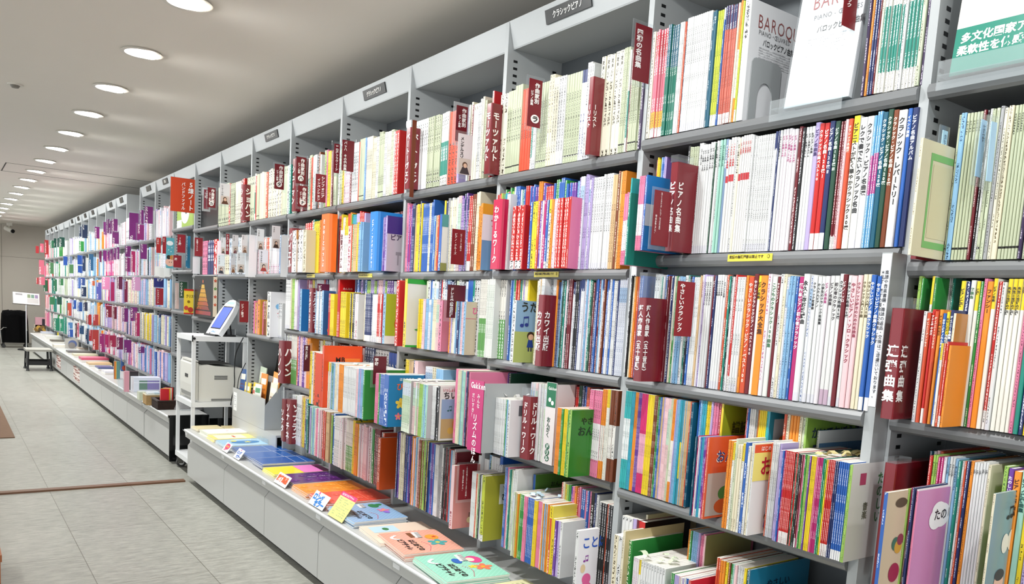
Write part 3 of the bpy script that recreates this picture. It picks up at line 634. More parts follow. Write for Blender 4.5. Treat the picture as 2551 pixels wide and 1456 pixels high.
    q(709, 742, -.02, R3, .30, 'W1*5@1.2 CR LG*3 W1 WP*2 LI', hj=.004); q(745, 835, .03, R3, .30, 'LP,PK,WP*8 TN YL GY W1*5 R2 PU NV W1*4 TE', hj=.004); q(783, 800, -.06, R3, .235, 'LB,CY,W1*6', hj=.003); q(815, 830, -.06, R3, .22, 'R*2 YL*4', hj=.003)
    q(711, 770, -.0, R4, .30, 'W1 GL W1*2 KG*4 RO LI,LP,PU*6 OG*2', hj=.006); q(755, 830, .05, R4, .29, 'W1*9')
    q(725, 765, -.02, R5, .30, 'W1*3 GL W1*3@1.4 YL,TN*3 NV TE', hj=.01); q(790, 830, .08, R5, .29, 'DR*4 NV*3 LP W1 BL')
    # sixth to ninth bays
    q(614, 722, -.004, R1, .30, 'GL*4@1.4 TW R G*2 CR*4@1.2 RO@1.2 IV*4@1.4 W1,GL,CR*8 TE', hj=.01); q(543, 608, -.004, R1, .30, 'G*6@1.3 R G*3 IV*4 DR@1.4 R', hj=.012)
    q(631, 700, .02, 1.10, .22, 'RO,YL,PK,BR*10 TN@3 _@2 W1*4', hj=.01); q(640, 715, -.0, R2, .235, 'LP*4 RO,W1*5 WP*5 BG*3 NV*2', hj=.006)
    q(497, 615, -.0, R2, .26, 'BK@2 PK*3 NV*4 R@2 LP*4 CR*3 W1,WL*9', hj=.01)
    # beyond: white, pink and blue score books behind the divider cards
    for i in range(9, 11):
        x0, x1 = PX[i + 1] + .03, PX[i] - .01
        for z, sp in ((R1, 'W1,LP,WL,LI,WP*22'), (R2, 'W1,WL,LB,PG,BK*22'), (1.2, 'W1,WP,LB,LI,CR*24'), (.84, 'W1,LI,CR,LB,NV,YL*24'), (.5, 'LB,LI,LP,W1,BL,PK*24')): run(0, 0, -.0, z, .27, sp, xs=(x0, x1 - (.1 if z > 1.4 else .02)), hj=.02, yj=.01)
    x0, x1 = FXL[0] + .03, PX[-1] - .01
    for z, sp in ((R2, 'W1,WP,MG,LI*20'), (1.2, 'W1,LP,GL,CR*20'), (.84, 'W1,LI,NV,LP*20'), (.5, 'W1,LI,MG,LP*20'), (R1, 'W1*8 LP LI')): run(0, 0, -.0, z, .27, sp, xs=(x0, x1), hj=.02, yj=.01)
    pal = ['W1,LI,WP,LP', 'W1,LP,MG2,LI', 'W1,OG,CR,LB', 'W1,W1,WL,LB', 'W1,LB,CR,W1', 'W1,CR,WN,W1', 'W1,W1,WG,LI', 'W1,GL,TE,W1', 'W1,GN,W1,WG', 'W1,W1,TE,W1', 'W1,R2,TE,LP', 'R2,LP,W1,PK']
    for i in range(12):
        x0, x1 = FXL[i + 1] + .03, FXL[i] - .005
        for z in (R1 - .01, R2, 1.19, .855, .53): run(0, 0, -.004, z, .24 if z > 1.3 else .275, pal[i] + '*18', xs=(x0 + RNG.uniform(0, .05), x1 - RNG.uniform(.0, .08)), hj=.03, yj=.02)
    # rack, fourth shelf and bottom shelf
    q(1541, 1612, RY - .012, .84, .297, 'CW*5@1.2 CY*3 OG*3@1 PU*3@.9 MG2*5@1.1 YL*5@1.1', hj=.001, yj=.001)
    q(1612, 1706, RY - .012, .84, .295, 'BR*4 GN*2 BL*2 TN*2 LI LP*4 PG*3 GL*2 O2*3 LI LB*3 CY,TY*4 YL,TN,LB*6 RO DT*2', hj=.001, yj=.001)
    q(1718, 1779, RY - .0, .845, .298, 'BL LB CY*2 YL*2 LI PK*2 R2 B2', hj=.001)
    q(1835, 1890, RY + .02, .845, .298, 'R2 B2 WB*3 GY OG YL*4 CW', hj=.001)
    q(1718, 1748, -.13, .841, .215, 'DT MG,R2*2 WP CY,B2*3 P2*2 MG RO', hj=.003)
    q(1795, 1858, -.15, .841, .225, 'OG*2 YW GL CR*2 YW BL@1.4 W1 CR', hj=.01)
    q(1926, 1980, RY + .02, .845, .297, 'RO OG,YL,CR*5 GL', hj=.002); q(1900, 1925, -.11, .841, .235, 'RO W1*4 LI', hj=.004)
    q(1921, 2096, -.125, .841, .222, 'LI*2 BL MG R2*6 DG,R*3 BK DR2 PK LG,GN*3 PU OG,YL*3 MG,PK*4 TE GN YL R2*4 NV*2 B2*5@1.2 LG@1.3', hj=.002, yj=.001)
    q(1535, 1577, RY + .0, .47, .285, 'W1*3 LI DR2', hj=.003); q(1516, 1560, -.12, .47, .24, 'CR W1 BK GN', hj=.002)
    q(1564, 1642, -.165, .47, .215, 'WP*3 YW W1*9@1.3', hj=.002, yj=.001); q(1657, 1703, -.165, .47, .212, 'GN*2 TW,LI,PG*7 BL*2 R', hj=.002)
    q(1693, 1734, RY + .02, .47, .30, 'OG GN LB,BL*3 LI PK*2', hj=.004); q(1762, 1843, -.11, .47, .275, 'RO*2 O2*2 YL@1.2 BR GN MT LP W1*3 YL DT', hj=.002)
    q(1785, 2010, -.19, .47, .20, 'MG,PK*3 OG,YL*4 NV MG*4 PU,LI*5 CR,W1,GL*8 LP,LB*8', hj=.001); q(2040, 2100, -.12, .47, .2, 'GN*6', hj=.001)
far_runs()
so = STUFF.build('score_books', M['paper']); so['kind'] = 'stuff'; so['label'] = 'mass of smaller score books filling the lower and more distant shelves'; so['category'] = 'books'
print('books in all', NB[0])
# ---------------------------------------------------------------- divider cards and boxes, books shown by their covers
XR = ((0, 1, 0), (0, 0, 1)); YR = ((1, 0, 0), (0, 0, 1)); ZR = ((1, 0, 0), (0, 1, 0))
DRC = '74131f'
def card(label, u0, v0, u1, v1, y0, col=DRC, texts=(), group=None, sleeve=.012, name='divider_card', tcol='f4f0ee', art=None, cat='shelf divider', haze=False, fine=None, tilt=0):
    """A card in a clear sleeve that juts out of a row of books; it faces along the shelf. Texts: (x, y, string, size, vertical) in shares of the width / from the top in widths."""
    vm = (v0 + v1) / 2; p = at_y(u0, vm, y0); X = p.x
    z0, z1 = at_y(u0, v1, y0).z, at_y(u0, v0, y0).z; w = max(.02, at_x(u1, vm, X).y - y0); h = z1 - z0
    pl = Pl((0, 0, 0), *XR); m = MB()
    uv = None
    if fine: k = h / w * 2.9; j = 9 + int(-X * 37) + int(v0) * 3; uv = [(0, j + k), (2.3, j + k), (2.3, j), (0, j)]
    m.slab(pl, 0, 0, w, h, .0012, col, tcol, uv); o = m.build(name, M['paper'], None, (X, y0, z0)); tag(o, label, cat, group)
    if tilt: o.rotation_euler = (tilt, 0, 0)
    if sleeve:
        k = MB(); k.slab(pl, -sleeve, -sleeve * 1.5, w + sleeve, h + sleeve, .0026, 'fff'); q = k.build('clear_sleeve', M['haze'] if haze else M['clear'], o); q.location = (-.0014, 0, 0)
    texts = texts or ()
    if texts or art:
        t = MB(); K = max(.8, (w / h) * (v1 - v0) / (u1 - u0)); pl.r = pl.r * K; w /= K
        for (x, y, s, sz, vert) in texts: t.text(pl, x * w, h - y * w, s, min(sz * w, (h - y * w) * .97 / len(s) if vert else 9), tcol, vert, 1.02, .03 if sz > .2 else .02, .0012)
        if art: art(t, pl, w, h)
        if t.f: t.build('lettering' if not art else 'card_print', M['paper'], o)
    return o
def circ(ch):
    def f(m, pl, w, h):
        m.ell(pl, w * .5, h - w * 1.9, w * .27, w * .27, 'f4f0ee', .002); m.text(pl, w * .5, h - w * 1.66, ch, w * .42, '15100f', True, 1, .03, .0026)
    return f
def both(*a):
    def f(m, pl, w, h):
        for g in a: g(m, pl, w, h)
    return f
def dbox(label, u0, um, v0, vb, y, z, title, depth=.2, col=DRC, clear=.02, sizes=.82, side=True, tcol='f4f0ee', start=None, group='maroon divider boxes', fcol=None, pitch=1.04, art=None):
    """A box-shaped divider: its narrow front faces the aisle, its side faces along the shelf; lettering on both."""
    zm = at_y(u0, (v0 + vb) / 2, y).z; X0, X1 = XU(u0, y, zm), XU(um, y, zm); h = at_y(u0, v0, y).z - z; w = X1 - X0
    m = MB(); c = w * .18
    m.prism([(0, depth), (0, c), (c * .3, c * .3), (c, 0), (w - c, 0), (w - c * .3, c * .3), (w, c), (w, depth)], 0, h, col)
    o = m.build('divider_box', M['gloss'], None, (X0, y, z + .0008)); tag(o, label, 'shelf divider', group)
    if clear:
        k = MB(); k.prism([(-.001, .06), (-.001, -.001), (w + .001, -.001), (w + .001, .06)], h + .0005, h + clear, 'fff'); k.build('clear_top', M['clear'], o)
    if title:
        t = MB(); s = min(w * sizes, .8 * h / len(title)); st = start if start is not None else (h - s * pitch * len(title)) * .5
        t.text(Pl((0, 0, h), *YR), w / 2, -st, title, s, tcol, True, pitch, .03, .0008)
        if side: t.text(Pl((w, 0, h), *XR), s * .75, -st, title, s, tcol, True, pitch, .03, .0008)
        if art: art(t, Pl((0, 0, 0), *YR), w, h)
        t.build('lettering', M['paper'], o)
    return o
def fb(label, us, ue, y, z, h, st, cov, art=None, d=.19, name='songbook', cat='songbook', group=None, gloss=True):
    """A book whose cover is seen: spine from photo column us to ue, cover facing along the shelf."""
    X0, X1 = XU(us, y, z + h * .1), XU(ue, y, z + h * .1); w = X1 - X0
    m = MB(); book_faces(m, 0, w, 0, 0, h, d, st, cover=cov, cap=False)
    o = m.build(name, M['gloss' if gloss else 'paper'], None, (X0, y, z + .0008)); tag(o, label, cat, group)
    p = MB(); e = min(.0005, w * .08); p.box(e, w - e, .002, d - .001, .001, h - .0012, 'f0ede5', skip='d'); p.build('page_block', M['paper'], o)
    if art:
        t = MB(); art(t, Pl((w, 0, 0), *XR), d, h); t.build('cover_print', M['paper'], o)
    return o
def fine(m, pl, x0, y0, x1, y1, n, col, ink):      # n lines of fine print
    for i in range(n):
        ya = y1 - (y1 - y0) * (i + .75) / n; yb = y1 - (y1 - y0) * (i + .25) / n; k = (x1 - x0) / (yb - ya)
        m.face([pl.p(x0, ya, .0006), pl.p(x1, ya, .0006), pl.p(x1, yb, .0006), pl.p(x0, yb, .0006)], col, ink, [(.25, i * 31), (.25, i * 31 + k), (.7, i * 31 + k), (.7, i * 31)])
def T(x, y, s, sz, col, vert=False, bold=.02, sx=1.0, pitch=1.0):
    return lambda m, pl, D, h: m.text(pl, D * x, h * y, s, sz, col, vert, pitch, bold, .0012, sx)
def A_(*fs):
    def f(m, pl, D, h):
        for g in fs: g(m, pl, D, h)
    return f
def Rr(x0, y0, x1, y1, col, l=.0006): return lambda m, pl, D, h: m.rect(pl, D * x0, h * y0, D * x1, h * y1, col, l)
def E_(cx, cy, r, col, ry=None, l=.0009): return lambda m, pl, D, h: m.ell(pl, D * cx, h * cy, r, ry or r, col, l)
def FL(cx, cy, r, col, mid='e8b030'): return lambda m, pl, D, h: m.flower(pl, D * cx, h * cy, r, col, mid)
def kid(cx, cy, s, top, hair='4a3024', leg='3a3a50'):  # a small generic cartoon child: hair, face, body, legs
    def f(m, pl, D, h):
        x, y = D * cx, h * cy
        m.rect(pl, x - s * .22, y - s * .95, x - s * .06, y - s * .55, leg, .0008); m.rect(pl, x + s * .06, y - s * .95, x + s * .22, y - s * .55, leg, .0008)
        m.poly(pl, [(x - s * .36, y - s * .6), (x + s * .36, y - s * .6), (x + s * .22, y + s * .06), (x - s * .22, y + s * .06)], top, .001)
        m.ell(pl, x, y + s * .42, s * .38, s * .36, hair, .0011); m.ell(pl, x + s * .04, y + s * .3, s * .3, s * .26, 'e6b698', .0013)
    return f
def note(cx, cy, s, col='222'):
    def f(m, pl, D, h):
        x, y = D * cx, h * cy
        m.ell(pl, x, y, s * .3, s * .22, col, .001); m.rect(pl, x + s * .2, y, x + s * .28, y + s, col, .001)
        m.ell(pl, x + s * .7, y + s * .1, s * .3, s * .22, col, .001); m.rect(pl, x + s * .9, y + s * .1, x + s * .98, y + s * 1.1, col, .001)
        m.poly(pl, [(x + s * .2, y + s * .85), (x + s * .98, y + s * .95), (x + s * .98, y + s * 1.15), (x + s * .2, y + s * 1.05)], col, .001)
    return f
# ---- top shelf beside the baroque album
card('maroon divider card lettered four periods beside the first nearest top shelf scores', 1580, 58, 1622, 196, -.11, DRC, [(.26, .28, '四期の名曲集', .37, True)], sleeve=.01)
card('maroon card lettered classic hanging over the wrapped baroque album', 2103, -60, 2137, 60, -.05, '7c1a20', [(.38, .3, 'クラシック', .36, True)], sleeve=.008)
bar = A_(lambda m, pl, D, h: m.text(pl, D * .14, h * .845, 'BAROQUE', .05, '8c4a48', False, 1, -.008, .001, .8), lambda m, pl, D, h: m.text(pl, D * .17, h * .755, 'PIANO・ŒUVRES', .017, '6a6a6e', False, .8, 0, .001, .95),
         lambda m, pl, D, h: m.text(pl, D * .26, h * .68, 'バロックピアノ曲集', .02, '26262a', False, 1, .01, .001, .75), lambda m, pl, D, h: fine(m, pl, D * .2, h * .5, D * .8, h * .64, 7, 'e2e3e6', '7a7a80'))
b = fb('white baroque piano album standing with its cover against the grey bookend', 1835, 1849, -.004, 1.895, .312, 'W', 'e4e5e8', bar, .225)
t = MB(); t.text(Pl((0, 0, .312), *YR), XU(1849, -.004, 1.93) / 2 - XU(1835, -.004, 1.93) / 2, -.018, 'BAROQUE', .009, '55555a', True, .8, 0, .0008); t.build('spine_title', M['paper'], b)
x = XU(1849, -.004, 1.93) + .003
t = thing('bookend', 'grey metal bookend with arched cutout holding up the baroque album', 'bookend', (x, .0, 1.8955))
m = MB(); pl = Pl((0, 0, 0), *XR); P = [(.04, 0), (.03, 0)] ; n = 10
P = [(.015, 0), (.045, 0)] + [(.045, .07)] + [(.0775 - .0325 * math.cos(a * math.pi / n), .07 + .04 * math.sin(a * math.pi / n)) for a in range(1, n)] + [(.11, .07), (.11, 0), (.14, 0), (.14, .155), (.134, .164), (.125, .168), (.03, .168), (.021, .164), (.015, .155)]
for l in (0, .0014): m.face([pl.p(a, b_, l) for a, b_ in (P if l else P[::-1])])
for i in range(len(P)):
    a, c = P[i], P[(i + 1) % len(P)]; m.face([pl.p(*a, 0), pl.p(*c, 0), pl.p(*c, .0014), pl.p(*a, .0014)])
m.build('upright_plate', M['steel'], t)
m = MB(); m.box(.0015, .07, .045, .11, 0, .0012); m.build('base_plate', M['steel'], t)
# wrapped display copy, leaning back
x0, x1 = XU(1957, -.01, 1.93), XU(2118, -.01, 1.93); w = x1 - x0
t = thing('songbook', 'white baroque piano album shown face out in clear wrap on the top shelf', 'songbook', (x0, -.012, 1.9))
t.rotation_euler = (math.radians(-7), 0, 0)
m = MB(); m.box(0, w, 0, .014, 0, .3, 'eeeff1'); m.build('cover', M['gloss'], t)
pl = Pl((0, 0, 0), *YR); m = MB()
m.text(pl, w * .2, .255, 'BAROQUE', .05, '9a4c4c', False, 1, -.008, .001, .72); m.text(pl, w * .25, .215, 'PIANO - ŒUVRES', .017, '707074', False, .8, 0, .001, .9); m.text(pl, w * .33, .183, 'バロックピアノ曲集', .019, '2a2a2e', False, 1, .01, .001, .75)
fine(m, pl, w * .2, .105, w * .8, .165, 9, 'e9eaec', '808086'); m.text(pl, w * .45, .06, '井口 基成', .012, '55555a', False, 1.2, 0, .001); m.build('cover_print', M['paper'], t)
m = MB(); m.box(-.004, w + .004, -.002, .016, -.001, .304, 'fff'); m.build('plastic_wrap', M['clear'], t)
def lip(label, u0, u1, y, z, h):
    a, b = XU(u0, y, z), XU(u1, y, z); t = thing('acrylic_ledge', label, 'acrylic stand', (a, y, z), 'clear acrylic ledges')
    m = MB(); m.box(0, b - a, 0, .002, -.03, h, 'fff'); m.build('front_lip', M['acrylic'], t)
    m = MB(); m.box(0, b - a, .0022, .05, .0005, .0025, 'fff'); m.build('base', M['acrylic'], t)
lip('clear acrylic ledge in front of the wrapped baroque album', 1917, 2098, -.035, 1.897, .022)
lip('clear acrylic ledge under the green banded book', 2334, 2580, -.035, 1.897, .03)
x0 = XU(2372, -.005, 1.95)
t = thing('songbook', 'ivory book with a wide green band shown face out nearest the camera', 'songbook', (x0, -.006, 1.9)); t.rotation_euler = (math.radians(-6), 0, 0)
m = MB(); m.box(0, .22, 0, .016, 0, .3, 'e6e3d6'); m.build('cover', M['gloss'], t)
m = MB(); pl = Pl((0, 0, 0), *YR); m.rect(pl, 0, 0, .22, .098, '1b7a68'); m.text(pl, .012, .076, '多文化国家アメリカの', .0215, 'f2f4f0', False, 1, .03); m.text(pl, .008, .05, '柔軟性を体感せよ', .0215, 'f2f4f0', False, 1, .03); m.build('paper_band', M['gloss'], t)
# ---- second shelf, its near end
run(1579, 1598, -.13, 1.547, .205, 'PW*3 BL', 'before the second shelf post', anchor='the turquoise cover', group='beginner books in front of the post')
fb('blue beginner book whose bare cover shows beside the small maroon card', 1598, 1601, -.132, 1.547, .208, 'BL', '1f78bc', A_(Rr(.0, .33, 1, .62, 'b9c2cc'), Rr(.0, .0, 1, .06, '1a6cae')), .16)
fb('turquoise beginner book whose plain cover juts out before the post', 1560, 1563, -.131, 1.547, .206, 'CW', '1f9a98', None, .16)
fb('lilac book at the back corner of the second shelf', 1641, 1644, .02, 1.547, .29, 'LI', '7a5fa0', None, .2); run(1618, 1641, .02, 1.547, .288, 'R YL*2 LB B2*2 LI', 'at the back corner', anchor='the post', group='thin books at the back corner of the second shelf')
card('small maroon notice card about moved beginner books, white lettering', 1627, 473, 1669, 610, -.155, '7a1420', [(.4, .1, 'キディークラシック、シンコー、デプロの教本は', .098, True), (.16, 1.45, '棚下段に移動しました。', .098, True)], sleeve=.008)
dbox('maroon divider box lettered piano pieces on the second shelf', 1663, 1681, 408, 622, -.085, 1.547, 'ピアノ名曲集', .19)
# ---- rack
dbox('maroon divider box lettered Japanese composers on the rack', 1583, 1601, 742, 950, -.15, 1.178, '邦人作曲家（五十音順）', .2, clear=.07)
card('maroon card lettered easy classics over the rack top shelf', 1684, 700, 1727, 838, -.15, '84161f', [(.27, .12, 'やさしいクラシック', .31, True)], sleeve=.008)
fb('lime sight reading book behind the purple lesson books', 1776, 1781, RY, .845, .298, 'YL', '8b9a24', T(.2, .78, '譜読', .034, '3a4218'), .2)
fb('orange music workbook with a grey panel fronting the purple lesson books', 1748, 1752, -.131, .841, .217, 'RO', 'dc6030', A_(Rr(.03, .03, .97, .56, 'b9b7b4'), T(.18, .76, 'おん', .036, 'f4f2ee'), T(.2, .765, 'おん', .034, '2a4a8a'), E_(.5, .3, .03, '4e8a4a', .02), E_(.6, .38, .02, 'c85a30'), E_(.45, .14, .034, 'c8602e', .02)), .16)
fb('teal framed performance book behind the cream lesson books', 1888, 1894, RY + .02, .845, .298, 'CY', '2a8296', A_(Rr(.1, .05, .95, .92, 'aab4b8'), E_(.3, .72, .016, 'e08a2a'), T(.42, .62, '演奏', .022, '202428'), T(.42, .4, 'ピ', .04, '202428')), .2)
fb('white music notes workbook with cartoon children and a yellow title panel', 1858, 1862, -.151, .841, .226, 'W', 'e6e4e2', A_(Rr(0, .6, 1, .93, 'efe07a'), Rr(0, .91, 1, 1, 'e4582e'), T(.15, .955, 'はじめての', .013, 'f6f2ee'), T(.16, .76, 'おん', .05, 'b8263a'), E_(.5, .2, .02, '4a86c0'), kid(.52, .36, .03, '4e8a3c'), kid(.42, .14, .026, '7a5a98', '7a4a2a')), .16)
fb('green write and remember workbook above the rainbow lesson books', 1980, 1985, RY + .02, .845, .297, 'LG', '7aa040', A_(T(.1, .86, 'かいておぼえる', .03, '1c2a4a'), T(.12, .68, '音', .06, '1c2a4a')), .22)
fb('blue picture workbook with a sun lying behind the rainbow lesson books', 2012, 2018, .0, .845, .262, 'W', '5a8ab8', A_(Rr(0, .88, 1, 1, 'e8ecf0'), E_(.25, .62, .02, 'f0c84a'), E_(.7, .5, .05, 'f2f2ee', .034), E_(.75, .42, .035, '8a3a4a', .02)), .19)
fb('white workbook with green lettering ending the rainbow lesson books', 2096, 2101, -.126, .841, .222, 'LG', 'dcdcdc', A_(Rr(.2, .78, .34, .9, 'b0486a'), T(.7, .9, 'たのしい', .03, '3a7a3a', True), T(.38, .6, '音楽', .02, '6a6a5a', True)), .17)
fb('dark book with a glass of red drink on its cover at the rack foot', 1576, 1590, RY, .47, .285, 'R2', '17100e', A_(Rr(.0, .12, .4, .62, '6a1418'), Rr(.0, .58, .4, .68, '9a9a9e')), .2)
fb('beige solfege book standing behind the singing book', 1592, 1596, -.03, .47, .30, 'CR', 'a9a078', A_(T(.25, .68, 'まねっこソルフェージュ', .017, '23261c'), T(.3, .55, '幼児', .022, '23261c')), .24)
fb('beige singing book with dark red title on the rack foot', 1537, 1542, -.14, .47, .268, 'CR', 'c9b98a', A_(T(.3, .78, 'うたって', .026, '2a3a24'), T(.72, .79, 'たのしいな', .024, '2a3a24'), T(.18, .56, '幼児', .034, '8a2a20')), .25)
fb('red solfege book ending the green spines', 1703, 1707, -.166, .47, .213, 'R', 'c42a3e', T(.12, .35, 'ソルフェージュ', .048, '241016', sx=.8), .17)
fb('khaki book with a purple shade behind the red solfege book', 1734, 1738, RY + .02, .47, .3, 'LP', '8d8f5a', None, .2)
fb('teal solfege book with grey title lettering', 1843, 1847, -.111, .47, .276, 'DT', '1f7396', A_(T(.28, .83, 'やさしい', .024, '0f2a44'), T(.12, .5, 'ソルフェージュ', .045, 'b9bcb8', bold=.0, sx=.72)), .25)
# ---- bay nearest the camera
def frame(m, pl, D, h):
    for a, b_, c, d_ in ((.3, .08, .36, .9), (.3, .84, 1, .9), (.3, .08, 1, .14)): m.rect(pl, D * a, h * b_, D * c, h * d_, '7ab468')
    m.rect(pl, D * .4, h * .17, D, h * .81, 'd2c9a4', .0006)
fb('cream score in a bag with a green printed frame on its cover', 2263, 2270, -.14, 1.515, .232, 'CR', 'd8cfae', frame, .13, group=None)
dbox('maroon divider box peeping over the cream framed score', 2283, 2297, 372, 640, -.05, 1.515, None, .19, clear=.02)
dbox('maroon divider box lettered duets nearest the camera', 2206, 2237, 768, 1035, -.09, 1.17, '連弾曲集', .18, clear=.024, start=.075, sizes=.95, pitch=1.22)
dbox('maroon divider box low beside the beige picture songbook', 2189, 2218, 1150, 1410, -.07, .797, None, .18, clear=.012)
card('light blue tag in a bag at the first pale green nearest scores', 2342, 325, 2354, 458, -.055, 'a9cfe4', [(.5, .8, 'カバレフスキー', .5, True)], tcol='3a4a6a', sleeve=.01, name='title_tag', cat='tag', group='light blue tags on bagged scores')
card('light blue tag in a bag before the Schubert scores', 2438, 298, 2452, 438, -.055, 'a4c8e6', [(.5, .8, 'シューベルト', .5, True)], tcol='3a4a6a', sleeve=.012, name='title_tag', cat='tag', group='light blue tags on bagged scores')
card('curled light blue tag with black ends before the cream score', 2466, 305, 2480, 450, -.06, 'b0d2ee', None, sleeve=.012, name='title_tag', cat='tag', group='light blue tags on bagged scores', tilt=.06)
fb('plain green contemporary album above the front duet stack', 2340, 2343, .03, 1.175, .305, 'TE', '3f7f68', T(.35, .35, 'CONTEMPORARY', .02, '2a4a40', sx=.8), .2)
fb('brown orange cover ending the front duet stack', 2345, 2351, -.072, 1.17, .232, 'CR', 'b0742a', A_(E_(.3, .66, .02, 'd8c8a0'), T(.5, .3, 'ピアノ', .02, 'e8d8a8', True)), .12)
run(2320, 2345, -.1, 1.17, .17, 'YW RO R2 OG', 'in the low front stack', anchor='the brown cover', group='low books before the brown cover')
fb('beige picture songbook with balloons and animals at the front', 2172, 2181, -.24, .80, .242, 'BL', 'cdb79c', A_(E_(.5, .9, .022, '5a4a3a', .01), E_(.45, .55, .014, '3f6a5a'), E_(.55, .52, .014, 'c8963c'), E_(.6, .58, .012, '8a3a4a'), E_(.5, .3, .02, '9a2a4a'), Rr(0, 0, 1, .16, 'a8988a'), E_(.4, .1, .02, '6a5a7a', .012)), .11)
fb('pink songbook with a white cloud title in the front stack', 2252, 2257, -.161, .80, .243, 'PK', 'c982b4', A_(E_(.8, .76, .034, 'f2eef0', .026), E_(.62, .73, .026, 'f2eef0', .022), E_(.7, .8, .028, 'f2eef0', .02), T(.56, .77, 'たのし', .026, '2a1a24')), .13)
fb('grey blue songbook with a striped singer on its cover', 2436, 2442, -.12, .80, .262, 'CR', '7d9ba0', A_(E_(.45, .13, .03, 'a8323a', .05), E_(.45, .3, .02, 'e0b8a0', .022), E_(.45, .36, .02, '3a3a3e', .012), Rr(.1, .14, .7, .16, 'eee2d8', .0013), Rr(.1, .08, .7, .1, 'eee2d8', .0013), note(.5, .8, .02), E_(.7, .62, .016, 'd8d4c4', .022), E_(.5, .6, .014, 'e4e0d0', .02)), .13)
# ---- second bay
lz = [(.3, .14, '作曲家別', .42, True), (.02 + .1, .75, 'ピアノ曲集', .2, True)]
dbox('maroon divider box lettered Liszt among the pale green scores', 1462, 1473, 196, 402, -.05, R1, 'ーリスト', .18, clear=.04)
card('maroon composer card with a circled kana RA on the top shelf', 1316, 195, 1349, 312, -.10, DRC, [(.62, .25, '作曲家別', .38, True), (.25, .85, 'ピアノ曲集', .22, True)], group=None, sleeve=.01, art=lambda m, pl, w, h: (m.ell(pl, w * .55, h * .17, w * .32, w * .32, 'f4f0ee', .002), m.text(pl, w * .55, h * .17 + w * .24, 'ラ', w * .48, '15100f', True, 1, .03, .003)))
dbox('magenta upright divider with big white kana between two bays', 1222, 1247, 500, 672, -.06, R2, 'わかーるワーク', .06, 'b80f44', 0, .5, False, group=None)
fb('ochre workbook rising behind the red workbooks on the second shelf', 1349, 1352, .04, R2, .29, 'OG', 'c08a1e', T(.3, .82, 'ピアノの', .02, 'f0d890'), .2)
fb('plain pink workbook ending the colourful low stack', 1409, 1413, -.052, R2, .234, 'R', 'cf7398', A_(Rr(.88, .28, 1, .5, 'b82a5c'), T(.66, .82, 'Be', .02, '7a3a5c')), .16)
fb('red workbook with pale lettering on the second shelf', 1296, 1300, -.046, R2, .226, 'R', 'b81a20', T(.5, .6, 'パズ', .03, 'e8c8c0', True), .1)
fb('blue singing picture book with a cartoon boy on a meadow', 1270, 1278, -.06, R3, .225, 'W', '87aacb', A_(Rr(0, 0, 1, .5, 'a9b46a', .0005), T(.15, .9, 'うたえる', .04, '2a2a20'), note(.22, .6, .03, '2a3a8a'), kid(.52, .36, .042, '22408e', '3a281e')), .14)
dbox('maroon divider box lettered with a music publisher, two columns', 1336, 1350, 735, 903, -.06, R3, 'カワイ出版', .18, clear=.03)
fb('dark green album lying behind the white workbooks', 1246, 1250, .02, R4, .285, 'BK', '1d5c44', A_(Rr(.2, .8, .8, .802, '3a7a5c'), Rr(.3, .72, .9, .722, '3a7a5c')), .22)
fb('white workbook with barcodes ending the rhythm books', 1259, 1264, -.112, R4, .206, 'W', 'd9dade', A_(Rr(.3, .72, .5, .9, '5a5a60'), Rr(.7, .72, .9, .9, '5a5a60'), E_(.7, .2, .02, '3a7ac0')), .13)
zb = R4; yb = -.165
x0, x1 = XU(1163, yb, zb), XU(1196, yb, zb); t = thing('book_stand', 'magenta rhythm book stand with a grey side board', 'book stand', (x0, yb, zb + .001))
m = MB(); m.slab(Pl((0, 0, 0), *YR), 0, 0, x1 - x0, .262, .003, 'bb1e6a'); m.build('front_board', M['gloss'], t)
m = MB(); w = x1 - x0; pl = Pl((0, 0, 0), *YR); m.text(pl, w * .08, .244, 'Gakken', w * .33, 'f6eef2', False, 1, .03, .0009, .85); m.text(pl, w * .68, .215, 'みんな', w * .2, 'f6eef2', True); m.text(pl, w * .3, .215, 'だいすき！', w * .2, 'f6eef2', True); m.text(pl, w * .5, .14, 'リズムのほん', w * .34, 'f6eef2', True, 1.0, .02); m.build('lettering', M['paper'], t)
m = MB(); m.box(w - .002, w, .002, .36, 0, .255, 'aeb0b2'); m.build('side_board', M['steel'], t)
dbox('maroon divider box lettered drill work, two columns', 1296, 1318, 985, 1132, -.07, R4, 'ドリル・ワーク', .16, clear=.03)
yb = -.05; x0, x1 = XU(1350, yb, R4), XU(1374, yb, R4); w = x1 - x0
t = thing('book_stand', 'white music drill stand with a green head panel', 'book stand', (x0, yb, R4 + .001))
m = MB(); m.slab(Pl((0, 0, 0), *YR), 0, 0, w, .285, .003, 'd6cfd0'); m.build('front_board', M['gloss'], t)
m = MB(); pl = Pl((0, 0, 0), *YR); m.rect(pl, w * .05, .2, w * .98, .284, '1d6a4a'); m.text(pl, w * .2, .265, 'Gakken', w * .27, 'f0f4f0', False, 1, .02, .001, .85); m.ell(pl, w * .4, .225, w * .14, w * .14, 'f0f4f0'); m.ell(pl, w * .68, .215, w * .14, w * .14, 'f0f4f0'); m.text(pl, w * .4, .165, 'おんがく', w * .36, '1d4a38', True, .9, .02)
for i, c in enumerate('ドリル'): m.ell(pl, w * .45, .063 - i * .021, w * .22, .0105, '1d5a40', .0008); m.text(pl, w * .45, .0725 - i * .021, c, w * .34, 'f0f4f0', True, 1, .03, .0012)
m.build('lettering', M['paper'], t)
m = MB(); m.box(w - .002, w, .002, .2, 0, .28, 'd6cfd0'); m.build('side_board', M['paper'], t)
